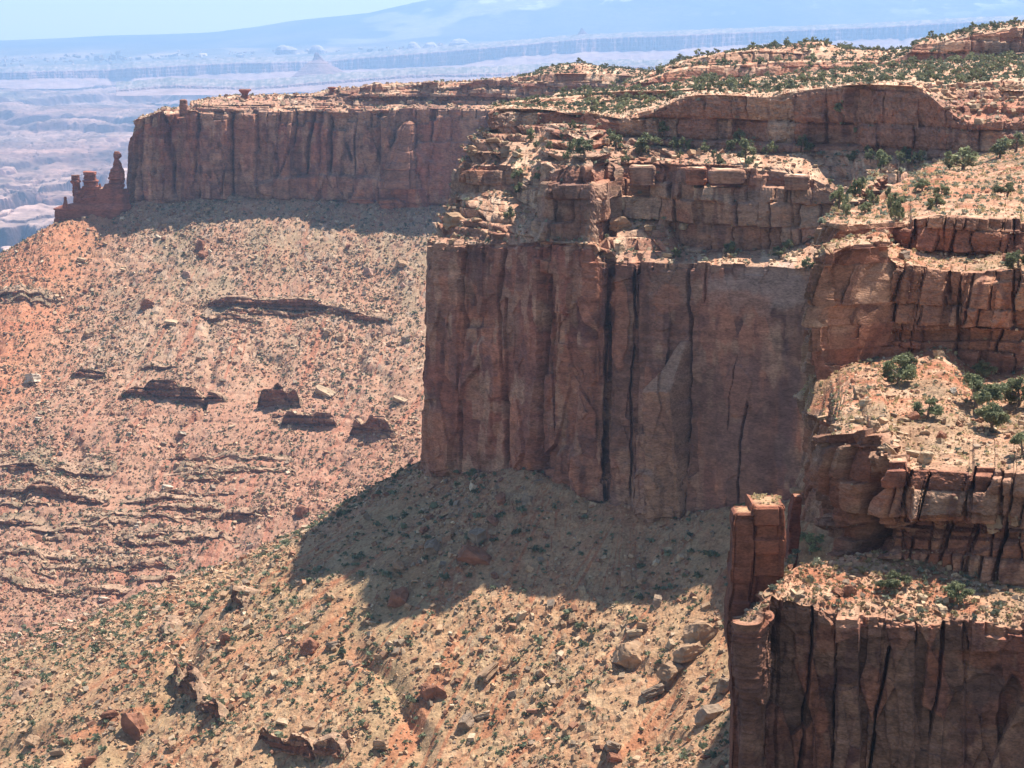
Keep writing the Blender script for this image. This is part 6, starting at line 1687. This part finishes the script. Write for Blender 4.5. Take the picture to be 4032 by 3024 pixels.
shrub_cover('grass', pt + np.array((0.1, 0.2, 0.02)), sizes(len(pt), 0.3, 0.6, 2.0), 10, GR0, GR1, 'grass tufts on the flat top of the tall pillar', 'grass', leaf=0.3, up=1.6)
dens_n = 0.5 + 0.5 * vn(VX[:, 0] / 16, VX[:, 1] / 22, seed=501)
k = pick(nearT & (rng.random(len(VX)) < 0.25 + 0.75 * dens_n), 5000)
shrub_cover('shrubs', VX[k], sizes(len(k), 0.7, 3.0, 2.2), 16, SH0, SH1, 'low green shrubs dotting the near talus slope', 'shrubs')
k = pick(farT & vis & (rng.random(len(VX)) < 0.2 + 0.8 * dens_n), 9500)
shrub_cover('shrubs', VX[k], sizes(len(k), 0.9, 3.4, 2.6), 9, SH0, SH1, 'grey green shrubs dotting the far talus slope', 'shrubs')
k = pick(mN & fin_ & (VU > 0.65) & (VG >= 1) & (VG <= 5), 2645)
shrub_cover('shrubs', VX[k], sizes(len(k), 0.5, 1.8, 2.2), 14, SG0, SG1, 'grey green shrubs on the ledges of the promontory', 'shrubs')
k = pick(((mN & (VG == 6)) | (kn & (VU > 0.6))) & fin_ & (vis | (vpx > 4030)), 6600)
shrub_cover('shrubs', VX[k], sizes(len(k), 0.8, 2.6, 2.2), 14, SH0 * 1.0, SH1 * 1.05, 'dense low scrub between the trees of the mesa top', 'shrubs')
k = pick(mF & fin_ & (VU > 0.7) & (VG >= 1), 420)
shrub_cover('shrubs', VX[k], sizes(len(k), 1.2, 3.6, 2.2), 10, SH0, SH1, 'dark shrubs along the top of the far mesa', 'shrubs')
k = pick(mU & fin_ & (VG == 5), 1550)
shrub_cover('shrubs', VX[k], sizes(len(k), 0.45, 1.4, 2.4), 16, SG0, SG1, 'small grey sage bushes on the sandy slope', 'shrubs')
k = pick(mU & fin_ & (VG == 5), 2325)
shrub_cover('grass', VX[k], sizes(len(k), 0.4, 1.0, 2.4), 8, GR0, GR1, 'yellow grass tufts on the sandy slope', 'grass', leaf=0.3, up=2.0)
k = pick(mU & fin_ & ((VG == 1) | (VG == 3)), 3410)
shrub_cover('grass', VX[k], sizes(len(k), 0.2, 0.7, 2.0), 10, GR0, GR1, 'yellow green grass tufts on the near bench', 'grass', leaf=0.3, up=2.0)
k = pick(mU & fin_ & ((VG == 1) | (VG == 3)), 589)
shrub_cover('shrubs', VX[k], sizes(len(k), 0.3, 0.9, 2.0), 18, SG0, SG1, 'small grey shrubs on the near bench', 'shrubs')
k = pick(mL & fin_ & (VG == 1), 1395)
shrub_cover('grass', VX[k], sizes(len(k), 0.25, 0.8, 2.0), 12, GR0 * .8, GR1 * .8, 'grass tufts on the lowest near bench', 'grass', leaf=0.3, up=1.6)
k = pick(mL & fin_ & (VG == 1), 248)
shrub_cover('shrubs', VX[k], sizes(len(k), 0.4, 1.2, 2.0), 18, SG0, SG1, 'grey shrubs on the lowest near bench', 'shrubs')

# ------------------------------------------------------------------ haze
hz = bpy.data.materials.new('haze_air')
hz.use_nodes = True
hn, hl = hz.node_tree.nodes, hz.node_tree.links
hn.clear()
ho = hn.new('ShaderNodeOutputMaterial')
pv = hn.new('ShaderNodeVolumePrincipled')
pv.inputs['Color'].default_value = (0.39, 0.62, 0.93, 1)
pv.inputs['Density'].default_value = 5.2e-5
pv.inputs['Anisotropy'].default_value = 0.25
hl.new(pv.outputs[0], ho.inputs['Volume'])
hv = np.array([(x, y, z) for x in (-22000, 22000) for y in (-400, 34500) for z in (-1100, 2300)], float)
hme = mesh_np('haze', hv, quads=[(0, 1, 3, 2), (4, 6, 7, 5), (0, 4, 5, 1), (2, 3, 7, 6), (0, 2, 6, 4), (1, 5, 7, 3)])
tag(obj('haze', hme, hz), 'thin blue haze filling the air over the canyons', 'haze', kind='stuff')
